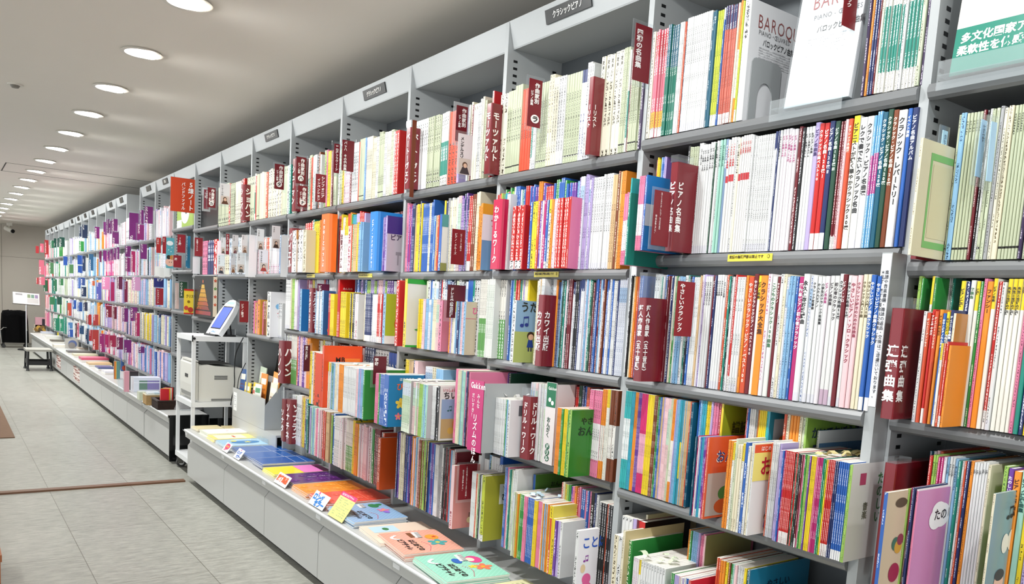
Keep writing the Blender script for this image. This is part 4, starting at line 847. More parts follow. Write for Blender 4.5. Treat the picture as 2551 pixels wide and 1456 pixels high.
fb('green easy music workbook with dark title', 1408, 1414, -.121, R4, .218, 'LG', '2f7a26', A_(T(.28, .83, 'やさしい', .026, '17301a'), T(.2, .68, 'おんがく', .034, '17301a'), Rr(.62, .1, .95, .42, 'd8d4e0'), E_(.8, .34, .014, 'e8c84a')), .15)
fb('blue squared workbook behind the green easy music book', 1459, 1463, .03, R4, .276, 'BL', '1d50a8', A_(Rr(.2, .5, .8, .56, '14408e'), Rr(.45, .3, .55, .95, '14408e')), .18)
fb('brown and white workbook ending the row before the post', 1518, 1525, -.03, R4, .29, 'B3', '5c2412', Rr(0, .26, 1, .62, 'c9cacc'), .2)
fb('khaki first piano book with a white title label', 1195, 1201, -.102, R5, .251, 'YG', 'a9a436', A_(Rr(.4, .55, 1.0, .86, 'e6e4d4'), T(.5, .8, 'YAMAHA', .018, '26261a', sx=.8), T(.46, .66, 'ぴあの', .032, '26261a')), .17)
fb('pink workbook with a small triangle drawing under a maroon card', 1118, 1125, -.12, R5, .255, 'LP', 'd68a84', A_(E_(.62, .12, .012, 'e8cfa0'), Rr(.6, .14, .63, .24, '5a3a2a')), .13)
card('maroon card about a publisher section in front of the pink workbook', 1143, 1158, 1187, 1248, -.13, '7c1520', [(.42, .12, 'くもんの教本プレミアシリーズは一つ右の棚、', .085, True), (.22, .3, '右から4段目に移動しました。', .085, True)], sleeve=.008)
fb('yellow beginner book with grey title ending the long colourful row', 1362, 1368, -.102, R5, .233, 'YL', 'd9c94e', T(.5, .78, 'はじめて', .022, '4a4a30'), .16)
fb('green notes drill book behind the long colourful row', 1318, 1323, .0, R5, .285, 'BL', '4f7a34', A_(T(.3, .86, 'おんぷドリル', .022, '1e2c18'), T(.2, .68, 'おさるのド', .044, '1e2c18')), .24)
fb('khaki workbook half hidden behind the first piano book', 1214, 1219, .0, R5, .285, 'LG', '8f8c34', None, .2)
fb('white card book with a pink tree and bright flowers', 1421, 1428, -.15, R5 - .09, .295, 'W', 'eceaf0', A_(T(.2, .86, 'ことば', .042, '2a5ac0', sx=.8), E_(.5, .33, .026, 'e0629a', .03), E_(.5, .46, .018, 'e0629a'), Rr(.45, .2, .53, .3, '7a4a2a'), Rr(0, 0, 1, .16, 'a8bc4a'), FL(.3, .12, .018, 'd84a6a'), FL(.7, .06, .02, 'b83a8a'), FL(.5, .03, .014, 'f0f0e0'), note(.35, .66, .016, '8a3a9a'), E_(.3, .58, .01, 'e0c8a0', .014)), .085)
# ---- third, fourth and fifth bays
dbox('maroon divider box lettered Mozart on the top shelf', 1208, 1221, 262, 440, -.05, R1, 'モーツァルト', .19, clear=.0, start=.03)
m = fb('red bound score behind the Mozart divider', 1217, 1221, .0, R1, .325, 'R', 'b81820', None, .2)
dbox('maroon divider box lettered Beethoven between two bays', 1009, 1021, 322, 480, -.05, R1, 'ベートーヴェン', .19, clear=.03)
card('brown board edge beside the Beethoven divider', 1024, 300, 1031, 490, -.07, '6a2c14', None, sleeve=0, name='divider_board')
card('maroon composer card behind the portrait card on the top shelf', 1136, 262, 1164, 350, -.11, '6a121f', [(.68, .2, '作曲家別', .4, True), (.3, .8, 'ピアノ曲集', .22, True)], sleeve=.012, haze=True)
def face_art(coat='3a3238', skin='d8b49c', bg='c9bdb4', hair='5a4030'):
    def f(m, pl, w, h):
        k = w * .34; x, y = w * .52, h * .2
        m.rect(pl, w * .12, h * .02, w * .9, h * .4, bg, .0018); m.poly(pl, [(x - k, h * .02), (x + k, h * .02), (x + k * .5, y - k * .1), (x - k * .5, y - k * .1)], coat, .0022)
        m.ell(pl, x, y + k * .35, k * .52, k * .6, hair, .0024); m.ell(pl, x + k * .05, y + k * .2, k * .36, k * .46, skin, .0027)
    return f
card('white portrait card of a composer in dark coat, top shelf', 1140, 332, 1176, 432, -.14, 'dcd4d6', [(.28, .2, 'メンデルスゾーン', .25, True)], tcol='2a2428', sleeve=.01, art=face_art())
card('maroon card lettered Bach other pieces', 852, 348, 882, 424, -.11, '741522', [(.27, .1, 'バッハ その他曲集', .27, True)], sleeve=.01)
card('maroon card lettered well tempered clavier', 832, 358, 846, 430, -.13, '741522', [(.5, .25, '平均律クラヴィーア', .5, True)], sleeve=.012)
card('maroon card lettered inventions and sinfonias', 786, 433, 812, 502, -.12, '7c1c24', [(.7, .15, 'シンフォニア', .34, True), (.3, .4, 'インベンション', .3, True)], sleeve=.01)
C1 = [(.65, .15, '作曲家別', .42, True), (.28, .6, 'ピアノ曲集', .22, True)]
def cc(ch): return lambda m, pl, w, h: (m.ell(pl, w * .48, h * .2, w * .3, w * .3, 'f4f0ee', .002), m.text(pl, w * .48, h * .2 + w * .22, ch, w * .44, '15100f', True, 1, .03, .003))
card('maroon composer card with a circled kana HA', 738, 390, 762, 456, -.12, '6e1420', C1, sleeve=.01, art=cc('ハ'))
card('maroon composer card with a circled kana NA', 742, 462, 766, 514, -.135, '6e1420', C1, sleeve=.01, art=cc('ナ'))
card('maroon composer card with a circled kana TA', 684, 408, 708, 470, -.12, '6e1420', C1, sleeve=.01, art=cc('タ'))
card('maroon composer card with a circled kana KA', 517, 467, 537, 516, -.12, '6e1420', C1, sleeve=.01, art=cc('カ'))
card('maroon composer card half behind the kana KA card', 508, 472, 520, 520, -.14, '7a2a38', C1, sleeve=.012, haze=True)
card('white portrait card of Schubert at the top shelf edge', 547, 456, 573, 508, -.12, 'd8d8da', [(.25, .15, 'シューベルト', .2, True)], tcol='3a3a40', sleeve=.01, art=face_art('5a3a2a'))
dbox('maroon divider box lettered Chopin on the top shelf', 599, 606, 462, 555, -.05, R1, 'ショパン', .18, clear=.0)
dbox('maroon divider box lettered with a composer beside the kana NA card', 727, 735, 398, 530, -.04, R1, 'シューマン', .18, clear=.0)
dbox('orange upright divider with white kana on the second shelf', 796, 817, 536, 678, -.07, R2, 'ミッキーといっしょ', .05, 'e86a22', 0, .62, False, group=None)
dbox('bright blue upright divider with white kana on the second shelf', 917, 938, 530, 675, -.09, R2, 'ピアノ・アドヴェンチャー', .13, '1d7ac6', 0, .72, False, group=None, start=.035)
dbox('white and maroon divider box lettered burnam method', 845, 856, 575, 675, -.04, R2, '全音バーナム', .16, 'd8d0d2', 0, .95, True, '5a1420', group=None)
dbox('maroon divider box lettered Beyer on the second shelf', 718, 727, 570, 676, -.06, R2, 'バイエル', .17, clear=.02)
fb('beige Beyer beginner book with a branching drawing', 731, 736, -.075, R2, .24, 'W', 'cbb9a8', A_(Rr(0, .78, 1, 1, 'b87a3c'), T(.3, .9, 'バイ', .04, '2a1a10'), Rr(.4, .3, .43, .68, '4a3428'), Rr(.25, .6, .6, .62, '4a3428'), E_(.95, .36, .02, '9a3430', .04)), .16)
fb('purple topped piano book with a grand piano drawing', 957, 961, -.065, R2, .252, 'LI', 'b8aeb8', A_(Rr(0, .68, 1, 1, '3f2a78'), T(.1, .62, 'ピアノ', .03, '3a2a50'), Rr(.3, .3, .95, .36, '8f868f'), Rr(.36, .12, .4, .3, '8f868f'), Rr(.8, .16, .84, .3, '8f868f')), .16)
card('maroon divider card lettered piano cruise with small white print', 1125, 570, 1158, 658, -.12, '7e1620', [(.28, .3, 'ピアノ・クルーズ', .2, True), (.68, .3, 'ピアノステップ掲載の', .13, True)], sleeve=.012)
fb('white book with a walking figure in an orange bag', 1090, 1096, -.035, R2, .234, 'BL', 'd8d6d2', A_(Rr(0, .78, 1, 1, '4a8a8a'), Rr(0, 0, 1, .14, '8a8a4a'), E_(.5, .5, .02, 'c86a2a', .05), E_(.5, .66, .016, '6a4a2a')), .12)
fb('light blue book with an orange badge beside the magenta divider', 1191, 1196, -.05, R2, .252, 'OG', '6a9ac2', A_(Rr(0, .84, 1, 1, 'd89a24'), Rr(0, .45, 1, .84, 'dfe2e8'), T(.3, .72, 'プラ', .034, 'b82a3a'), E_(.85, .08, .03, 'e08a1e')), .12)
fb('red book with a pale orange glow between two bays on the third shelf', 983, 989, -.09, R3, .292, 'R', 'd2482e', A_(Rr(0, 0, 1, .3, 'd84a38'), T(.5, .1, 'P', .02, 'f0c8b8')), .06)
fb('white piano school book with green bands on the third shelf', 1003, 1009, -.08, R3, .3, 'YL', 'd9d6d0', A_(Rr(0, .93, 1, 1, '2f9a3a'), Rr(0, 0, 1, .03, '2f9a3a'), T(.55, .48, 'PIANO', .022, '4a4a4a', sx=.8), Rr(.82, .7, 1, .88, '2f9a3a'), Rr(.78, .52, 1, .62, '2f9a3a'), E_(.5, .38, .016, '4a9a4a', .005), E_(.55, .3, .016, '3a3a3a', .004), E_(.4, .26, .016, '4a9a4a', .004), E_(.6, .2, .016, '3a3a3a', .004)), .15)
fb('pink book with a cartoon child on the third shelf', 1090, 1097, -.052, R3, .213, 'PK', 'c77a96', kid(.75, .3, .03, '3a5a9a', 'b8683a'), .12)
fb('beige piano picture book with a pink title and a small bear', 1150, 1155, -.055, R3, .212, 'LB', 'c4b79e', A_(T(.2, .84, 'ぴあの', .032, 'd85a8a'), Rr(0, .68, 1, .69, 'c86a7a'), E_(.82, .4, .016, '6a3a28', .026), E_(.84, .26, .016, 'a83030', .03)), .15)
card('maroon divider card lettered with a publisher on the third shelf', 1114, 709, 1158, 792, -.09, '5e131c', [(.25, .15, 'ドレミ楽譜出版社', .21, True)], sleeve=.01)
fb('blue flower piano book jutting out of the fourth shelf', 953, 964, -.216, R4, .222, 'BL', '1f78ac', A_(T(.3, .92, 'はじめての', .014, 'f2f2ee'), T(.22, .78, 'ぴあの', .034, 'e8642a'), FL(.35, .45, .024, 'f0c84a'), FL(.8, .22, .03, 'f4f2ea'), FL(.3, .2, .016, 'e8788a'), FL(.55, .3, .012, 'f0f0f4'), FL(.65, .6, .014, 'd8607a')), .17, gloss=True)
fb('orange red album rising from the fourth shelf', 799, 803, -.246, R4, .302, 'OR', 'e04a1a', A_(T(.3, .78, 'MB', .036, '2a1408'), Rr(.55, .7, .95, .8, 'e87a2a')), .2)
card('maroon divider card lettered with a publisher on the fourth shelf', 930, 888, 962, 958, -.2, '5e1822', [(.22, .12, '学研', .3, True)], sleeve=.01)
fb('maroon album with staff lines behind the jutting books', 866, 870, .03, R4, .3, 'DR', '6c1216', A_(Rr(.1, .78, .8, .785, 'e8d8c8'), Rr(.1, .74, .8, .745, 'e8d8c8'), Rr(.1, .7, .8, .705, 'e8d8c8')), .2)
fb('white picture book with an orange field titled small', 1085, 1090, -.181, R4, .215, 'BK', 'd6d4d0', A_(Rr(.08, .04, 1, .76, '8aa0c0'), Rr(.08, .04, 1, .4, 'b89a6a', .0008), T(.1, .93, 'いっしょに ひこう', .015, 'b84a5a', sx=.8), T(.12, .83, 'ちいさな', .032, '2a2a2a'), E_(.6, .3, .02, 'd07a3a', .03), E_(.4, .18, .014, 'c8a04a'), note(.3, .55, .016, '3a6a6a')), .14)
fb('grey sided mint books ending the first white block', 1056, 1060, -.2, R4, .212, 'MT', 'b4aeb0', None, .16)
fb('grey sided pale books ending the narrow mint block', 1015, 1018, -.206, R4, .216, 'GP', 'b0acac', None, .16)
fb('orange red book with yellow curtains ending the lowest row', 938, 944, -.09, R5, .248, 'RO', 'd4541e', A_(Rr(.55, .12, 1, .9, 'd8d4dc'), E_(.6, .65, .012, 'e0a02a', .05), E_(.6, .3, .01, 'e0a02a', .045), Rr(.95, .2, 1, .5, '3a4a9a')), .16)
fb('black album lying across the top of the lowest row', 900, 904, .06, R5, .285, 'BK', '14141c', T(.3, .85, '1・3', .03, '9aa0b0'), .2)
fb('red organ and piano book on the third shelf', 838, 842, -.0, R3, .305, 'R', 'cc1c1c', A_(T(.1, .83, 'みんなの', .014, 'f0d8d0'), T(.1, .74, 'オルガン', .024, 'f4ece4'), T(.08, .65, 'ピアノの本', .022, 'f4ece4')), .2)
fb('light green plain book in the yellow and white row', 884, 890, -.06, R3, .226, 'LP', 'a4b478', None, .14)
fb('lime striped book with cartoon animals on the third shelf', 951, 957, -.072, R3, .232, 'LB', 'a9bc34', A_(E_(.5, .8, .016, '8a3a2a'), E_(.7, .62, .02, '3a8ac0', .034), E_(.5, .4, .022, 'b8642a', .03), Rr(.0, .0, .9, .16, 'e6e6e0'), E_(.6, .16, .02, 'c8503a')), .14)
dbox('maroon divider box lettered Burgmueller, two columns', 768, 776, 718, 826, -.05, R3, 'ブルグミュラー', .16, clear=.02)
fb('plain blue book with gold rings beside the Burgmueller divider', 745, 749, -.06, R3, .242, 'LB', '1f6cae', A_(E_(.6, .9, .008, 'd8b84a'), E_(.5, .06, .008, 'd8b84a')), .13)
card('dark purple card lettered piano on the third shelf', 790, 707, 820, 772, -.06, '5a1438', [(.2, .1, 'ピアノ', .28, True)], sleeve=.01)
fb('blue storybook with a pink balloon on the third shelf', 799, 803, -.07, R3, .237, 'LB', '2a5e92', A_(E_(.5, .85, .016, '8ac070', .012), E_(.5, .5, .03, 'c86a8a', .04), E_(.4, .1, .03, 'd8884a', .02)), .14)
card('maroon card lettered with a publisher at the end of the fourth shelf', 757, 860, 772, 926, -.09, '561420', [(.4, .15, '音楽之友社', .46, True)], sleeve=.012)
dbox('maroon divider box lettered Hanon beside the leaflet rack', 692, 702, 848, 948, -.06, R4, 'ハノン', .15, clear=.02)
dbox('maroon divider box lettered sonatas at the lowest shelf end', 700, 708, 993, 1095, -.06, R5, 'ソナタ', .17, clear=.05)
dbox('maroon divider box lettered sonatinas at the lowest shelf end', 712, 722, 993, 1100, -.06, R5, 'ソナチネ', .17, clear=.05)
card('maroon card lettered eurhythmics behind the lowest row', 756, 1004, 778, 1050, -.02, '5e1620', [(.25, .15, 'リトミック', .3, True)], sleeve=.006)
# yellow no-photography stickers on shelf lips
def sticker(u0, u1, z, y, label):
    a, b_ = XU(u0, y, z), XU(u1, y, z); w = b_ - a
    m = MB(); pl = Pl((0, 0, 0), *YR); m.slab(pl, 0, 0, w, .0185, .0006, 'd9c93a'); o = m.build('notice_sticker', M['gloss'], None, (a, y, z)); tag(o, label, 'sticker', 'yellow stickers on the shelf edges')
    t = MB(); s = min(.0115, w / 15.5); t.text(pl, w * .04, .0115, '楽譜の無断撮影は禁止です', s, '3a3010', False, 1, .02); t.ell(pl, w * .92, .0115, .004, .005, '3a3010'); t.ell(pl, w * .92, .0115, .0028, .0036, 'd9c93a', .0011); t.build('lettering', M['paper'], o)
sticker(1812, 1923, 1.522, -.0155, 'yellow no photography sticker on the second shelf edge above the rack')
sticker(1330, 1391, R2 - .026, -.0155, 'yellow no photography sticker under the plain pink workbook')
sticker(893, 927, R2 - .026, -.0155, 'yellow no photography sticker under the bright blue divider')
sticker(764, 784, R2 - .026, -.0155, 'yellow no photography sticker under the beige Beyer book')
# ---------------------------------------------------------------- songbooks lying on the low cabinets
def flat(label, x0, x1, y0, y1, n, col, art=None, rz=0, edge='efece4', th=.0065, group=None, under=None, z=None):
    zb = (CZ if z is None else z) + .0006; cx, cy = (x0 + x1) / 2, (y0 + y1) / 2; w, d = x1 - x0, y1 - y0
    m = MB(); m.box(-w / 2, w / 2, -d / 2, d / 2, th - .0006, th, col); m.box(-w / 2, w / 2, -d / 2, d / 2, 0, .0006, col)
    me = m.data('songbook', M['gloss'])
    p = MB(); p.box(-w / 2 + .001, w / 2 - .001, -d / 2 + .001, d / 2 - .001, .0007, th - .0007, edge); pe = p.data('page_block', M['paper'])
    for i in range(n):
        o = bpy.data.objects.new('songbook', me); COL.objects.link(o); top = i == n - 1
        o.location = (cx + (0 if top else RNG.uniform(-.005, .005)), cy + (0 if top else RNG.uniform(-.006, .002)), zb + i * (th + .0004)); o.rotation_euler = (0, 0, rz + (0 if top else RNG.uniform(-.02, .02)))
        tag(o, label if top else 'copy under the ' + label, 'songbook', group or ('copies of the ' + label if not top else None))
        q = bpy.data.objects.new('page_block', pe); COL.objects.link(q); q.parent = o
        if top and art:
            t = MB(); art(t, Pl((-w / 2, -d / 2, th), *ZR), w, d); t.build('cover_print', M['paper'], o)
    return o
def grid(m, pl, w, d):
    for x in (.04, .96): m.rect(pl, w * x - .001, 0, w * x + .001, d, 'dfe6f0')
    for y in (.62, .84): m.rect(pl, 0, d * y - .001, w, d * y + .001, 'dfe6f0')
def rings(c, k):
    def f(m, pl, w, d):
        for i in range(2):
            for j in range(4): m.ell(pl, w * (.28 + .42 * i), d * (.12 + .22 * j), .022, .022, c, .0007, 20); m.ell(pl, w * (.28 + .42 * i), d * (.12 + .22 * j), .0195, .0195, k, .0009, 20); m.ell(pl, w * (.28 + .42 * i), d * (.12 + .22 * j), .009, .005, c, .0011, 12)
        m.rect(pl, w * .1, d * .66, w * .9, d * .672, c)
    return f
BC = 'blue songbook with white lines '
flat(BC + 'nearest the booklets', -5.02, -4.82, -.275, .02, 3, '1d5aa8', grid)
flat(BC + 'in the middle of three', -4.79, -4.59, -.285, .02, 4, '1d5aa8', grid, .02)
flat(BC + 'beside the yellow and pink book', -4.565, -4.375, -.29, .015, 5, '1d56a4', grid, -.02)
flat('half yellow half pink songbook lying beside the purple one', -4.35, -4.16, -.3, .02, 3, 'f0e22a', A_(Rr(0, .52, 1, 1, 'e07cc0'), Rr(.0, .86, 1, 1, '7a2a5a', .0008)), .0)
flat('purple songbook with round emblems lying on the counter', -4.12, -3.89, -.295, .02, 4, '50186a', A_(rings('8a4a9a', '50186a'), lambda m, pl, w, d: m.text(pl, w * .45, d * .8, 'PIANO SOLO', .016, 'd8c8e0', True, .8, .02)), .02)
flat('orange songbook with round emblems lying beside the red one', -3.865, -3.655, -.31, .015, 4, 'f0922a', rings('f4b058', 'ee8c24'), -.01)
flat('red songbook with round emblems lying beside the light blue beginner book', -3.63, -3.405, -.31, .015, 5, 'e4523f', rings('f0846a', 'e04c3a'), -.015)
def hajimete(ch, dots):
    def f(m, pl, w, d):
        for i in range(26):
            a = i / 26 * (w + d); m.face([pl.p(min(a, w), max(0, a - w), .0003), pl.p(min(a + .003, w), max(0, a + .003 - w), .0003), pl.p(max(0, a + .003 - d), min(a + .003, d), .0003), pl.p(max(0, a - d), min(a, d), .0003)], dots)
        ch(m, pl, w, d)
        m.text(pl, w * .42, d * .36, 'はじめての', .03, '20201f', False, .95, .03, .0012); m.text(pl, w * .36, d * .2, 'ピアチャレ', .03, '20201f', False, .95, .03, .0012)
        for i in range(12): m.ell(pl, w * (.55 + .035 * i), d * (.5 + .06 * math.sin(i * .35)), .0035, .0022, 'e0788a', .0009, 6)
        for i in range(7): m.ell(pl, w * (.18 + .03 * i), d * (.2 - .09 * math.sin(i * .5)), .008, .007, 'f4f2ee', .0008, 10)
    return f
def keys(x, y, n, s):
    def f(m, pl, w, d):
        for i in range(n): m.rect(pl, w * x + i * s, d * y - i * s * .12, w * x + i * s + s * .8, d * y + .03 - i * s * .12, 'f6f6f4', .001); m.rect(pl, w * x + i * s + s * .6, d * y + .012 - i * s * .12, w * x + i * s + s * 1.05, d * y + .03 - i * s * .12, '1c1c1e', .0013)
    return f
flat('light blue beginner piano book with a green bird drawing', -3.385, -3.09, -.315, -.06, 4, '8fb6dc', hajimete(A_(E_(.2, .76, .034, '2a7a4a', .024), E_(.16, .88, .016, '2a7a4a'), keys(.05, .5, 8, .008), FL(.5, .8, .03, 'd87aa0'), E_(.62, .8, .02, '8a6ac8', .014)), 'a6c6e6'), -.02)
flat('peach leaflet with small pictures lying partly under the salmon book', -3.06, -2.8, -.32, -.03, 2, 'efd8c4', A_(Rr(.1, .1, .45, .5, 'b8d4e0'), E_(.28, .32, .02, '3a7a4a', .014), Rr(.62, .55, 1, .95, 'f0d050'), E_(.8, .75, .03, 'f6e8b0', .02), lambda m, pl, w, d: fine(m, pl, w * .5, d * .2, w * .62, d * .8, 9, 'efd8c4', '4a3a34'), T(.66, .8, 'コース', .022, '2a2420')), -.1)
flat('salmon beginner piano book with an orange character drawing', -2.885, -2.59, -.318, -.068, 4, 'efab95', hajimete(A_(E_(.36, .76, .034, 'e89a3a', .028), lambda m, pl, w, d: m.star(pl, w * .36, d * .8, .014, 'c8402e'), FL(.62, .74, .04, '4aa0a0', 'e8c84a'), keys(.08, .52, 9, .009), Rr(.1, .42, .32, .5, '7a4a2a', .0011)), 'f3bba8'), -.12)
flat('mint beginner piano book with a pink haired character drawing', -2.555, -2.26, -.33, -.08, 4, '9adcc4', hajimete(A_(E_(.34, .8, .042, 'd84a88', .03), E_(.33, .74, .022, 'f2d8c4', .018), FL(.64, .78, .036, 'e87a5a'), FL(.6, .64, .018, 'f0d04a'), keys(.1, .6, 9, .009), E_(.34, .52, .03, '2a66b8', .018)), 'aee4d0'), -.1)
flat('cream leaflet with a brown heading nearest the camera', -2.22, -1.95, -.32, -.06, 2, 'e0dcae', A_(Rr(.45, .2, .8, .9, '4a3a2a'), lambda m, pl, w, d: fine(m, pl, w * .1, d * .2, w * .4, d * .9, 10, 'e0dcae', '7a7a5a')), -.06)
def booklet(label, *a, **k): return flat(label, *a, **k)
booklet('white booklet with a green border on the pale booklet pile', -5.70, -5.50, -.30, .0, 4, 'e9eed8', A_(Rr(.08, .04, .92, .9, 'f4f2ec'), Rr(.45, .5, .52, .56, 'c84a3a')), .02)
booklet('pale yellow booklet lying beyond the light blue star booklet', -5.495, -5.31, -.305, .01, 3, 'f0de7a', A_(Rr(.1, .1, .9, .7, 'f4ecc8'), Rr(.3, .45, .7, .5, 'c8584a')), -.01)
booklet('light blue booklet with a yellow star print', -5.295, -5.06, -.30, .01, 3, 'a4cce8', A_(E_(.5, .5, .05, '3a7ab0', .09), lambda m, pl, w, d: m.star(pl, w * .5, d * .55, .028, 'f0d84a'), E_(.3, .3, .02, 'f0d84a')), .0)
flat('folded cream envelope on the end of the counter', -5.92, -5.76, -.30, -.12, 3, 'e6d6a8', None, .03)
flat('open cream paper folder curling at the end of the counter', -5.92, -5.74, -.1, .06, 2, 'e2cf9c', None, -.06)
# pop cards leaning on the counter edge
def pop(label, x0, x1, h, col, art, ybase=-.336, lean=.62):
    t = MB(); w = x1 - x0; o_ = (x0, ybase, CZ + .004); up = (0, math.sin(lean), math.cos(lean)); pl = Pl((0, 0, 0), (1, 0, 0), up)
    t.slab(pl, 0, 0, w, h, .0012, col); o = t.build('price_card', M['gloss'], None, o_); tag(o, label, 'sign card', 'handwritten cards along the counter edge')
    t = MB(); art(t, pl, w, h); t.build('card_print', M['paper'], o)
    s = MB(); s.box(w * .35, w * .65, .004, h * math.sin(lean) + .01, -.003, -.001, 'fff'); s.build('clear_clip', M['acrylic'], o)
pop('pink and white card with a red round mark at the counter edge', -5.03, -4.92, .06, 'f2eef0', A_(E_(.5, .6, .04, 'd0386a', .02), T(.2, .6, 'おすすめ', .016, 'f2d860'), T(.2, .22, 'NEW', .014, 'c83a6a')))
pop('white card with blue brushed lettering below the blue songbooks', -4.79, -4.68, .065, 'f2f4f6', A_(T(.12, .62, 'ロング', .024, '2a62b8', bold=.05), T(.3, .25, 'セラー', .024, '2a62b8', bold=.05), E_(.5, .9, .006, 'c85a9a')))
pop('white card with red and orange lettering for standard items', -4.07, -3.9, .062, 'f6f2ee', A_(T(.06, .56, '定番商品', .036, 'd8402a', bold=.06), T(.06, .56, '定番商品', .036, 'e86a2a', bold=.01)))
pop('white card with blue long seller lettering before the red songbook', -3.58, -3.41, .072, 'f4f6f8', A_(T(.06, .62, 'ロング', .036, '2a7ac8', bold=.06), T(.3, .26, 'セラー', .036, '2a7ac8', bold=.06), E_(.3, .92, .007, 'd04a8a')))
pop('yellow handwritten card with a magenta heading', -3.345, -3.185, .125, 'ece48a', A_(Rr(0, .84, 1, 1, 'd03a7a'), T(.08, .92, 'はじめてのピアチャレ', .0125, 'f6e8f0', bold=.03), lambda m, pl, w, h: fine(m, pl, w * .1, h * .1, w * .9, h * .8, 8, 'ece48a', '5a8a7a')))
# ---------------------------------------------------------------- leaflet rack
t = thing('leaflet_rack', 'grey steel leaflet rack full of flyers on the raised shelf', 'leaflet rack', (-5.87, -.03, .4865))
m = MB(); w = .71
m.box(0, w, 0, .004, 0, .205); m.box(0, .004, .004, .13, 0, .2); m.box(0, w, .13, .134, 0, .33); m.box(0, w, .004, .13, 0, .003); m.build('tray', M['cabinet'], t)
m = MB(); m.prism([(w, 0), (w + .004, 0), (w + .004, .134), (w, .134)], 0, .16); m.face([(w + .004, 0, .16), (w + .004, .134, .16), (w + .004, .134, .33)], 'ccc'); m.build('side_plate', M['steel'], t)
o = flat('white instruction sheet', 0, .001, 0, .001, 0, 'fff') if False else None
m = MB(); m.slab(Pl((.03, -.001, .045), *YR), 0, 0, .075, .13, .001, 'eef0f0'); q = m.build('paper_notice', M['paper'], t); m = MB(); fine(m, Pl((.03, -.0012, .045), *YR), .01, .02, .065, .11, 6, 'eef0f0', '6a7078'); m.build('print', M['paper'], q)
FLY = [('a blue concert flyer', .04, .02, .34, '2a5a9a'), ('a yellow hall flyer', .17, .012, .26, 'f0d44a'), ('a second yellow flyer', .30, .03, .27, 'ecd050'), ('a white program flyer', .40, .014, .27, 'e9ede6'), ('an orange edged flyer', .36, .06, .34, 'e8923a'), ('a tall orange flyer', .53, .075, .37, 'ea9a3c'), ('a pale green flyer', .24, .08, .38, 'd2e0c8'), ('a red photo flyer', .33, .02, .22, 'c85a52'), ('a cream leaflet', .58, .05, .3, 'e6e0cc')]
for n_, dx, dy, h, c in FLY:
    m = MB(); m.box(0, .125, 0, .006, 0, h, c); o = m.build('flyer', M['gloss'], None, (-5.87 + dx, -.03 + dy, .491)); tag(o, n_ + ' standing in the leaflet rack', 'flyer', 'flyers in the leaflet rack'); o.rotation_euler = (-.1, RNG.uniform(-.05, .05), 0)
    p = MB(); pl = Pl((0, 0, 0), *YR); p.rect(pl, .012, h * .78, .11, h * .9, 'f4efe2' if c != 'e9ede6' else '5a9a6a'); fine(p, pl, .015, h * .5, .11, h * .72, 3, c, '7a3a2a'); p.build('print', M['paper'], o)
m = MB(); m.box(0, .16, 0, .012, 0, .26, '1c1a18'); o = m.build('display_board', M['gloss'], None, (-5.62, .17, .70)); o.rotation_euler = (-.18, -.12, 0); tag(o, 'dark leaning photo board behind the leaflet rack', 'board')
m = MB(); pl = Pl((0, 0, 0), *YR); m.rect(pl, .02, .02, .14, .22, '3a342c'); m.ell(pl, .08, .14, .03, .05, '7a5a3a'); m.rect(pl, 0, .25, .16, .26, 'e4e4e4'); m.build('print', M['paper'], o)
m = MB(); m.box(-5.87, -4.93, -.03, .24, .472, .4855); m.bar_x([(-.03, .40), (-.022, .40), (-.022, .472), (-.03, .472)], -5.87, -4.93)
o = m.build('raised_shelf', M['cabinet']); tag(o, 'pale grey raised shelf under the leaflet rack', 'shelf')
m = MB()
m.box(-5.2, -5.198, -.10, -.035, .389, .44, 'fff'); m.box(-5.196, -5.06, -.037, -.035, .389, .44, 'fff'); o = m.build('acrylic_stand', M['acrylic']); tag(o, 'empty clear acrylic holder at the foot of the leaflet rack', 'acrylic stand')
# sixth bay, third shelf: books shown there
fb('white piano playbook shown beside the leaflet rack bay post', 664, 672, -.03, 1.10, .29, 'W', 'e4e4e8', A_(E_(.45, .68, .03, '7ab0d8', .02), T(.3, .5, 'プレ', .035, 'c83a4a'), T(.4, .34, 'ア', .035, 'c83a4a')), .14)
fb('ochre album beside the rainbow spines above the leaflet rack', 641, 646, -.0, 1.10, .235, 'OG', 'b98a2c', A_(Rr(.15, .1, .9, .85, '5a4a2a')), .12)
card('maroon card lettered piano books beside the touch screen', 597, 750, 619, 803, -.07, '7e1824', [(.3, .3, 'ピアノ書籍', .3, True)], sleeve=.012)
# ---------------------------------------------------------------- white cart with printer and touch screen
cx0, cx1, cy0, cy1 = -6.50, -6.03, -.275, .115
t = thing('equipment_cart', 'white metal cart on castors carrying a printer and a touch screen', 'cart', ((cx0 + cx1) / 2, (cy0 + cy1) / 2, 0))
off = t.location.copy()
def cb(name, boxes, mat, parent=t):
    m = MB()
    for b_ in boxes: m.box(b_[0] - off.x, b_[1] - off.x, b_[2] - off.y, b_[3] - off.y, b_[4], b_[5])
    return m.build(name, mat, parent)
for x in (cx0, cx1 - .024):
    for y in (cy0, cy1 - .024): cb('leg', [(x, x + .024, y, y + .024, .12, 1.045)], M['white'])
for z in (1.045, .562, .13):
    o = cb('shelf', [(cx0 + .001, cx1 - .001, cy0 + .001, cy1 - .001, z - .014, z), (cx0 - .002, cx1 + .002, cy0 - .002, cy0 + .0008, z - .036, z + .001), (cx0 - .002, cx1 + .002, cy1 - .0008, cy1 + .002, z - .036, z + .001), (cx1 - .0008, cx1 + .002, cy0, cy1, z - .036, z + .001), (cx0 - .002, cx0 + .0008, cy0, cy1, z - .036, z + .001)], M['white'])
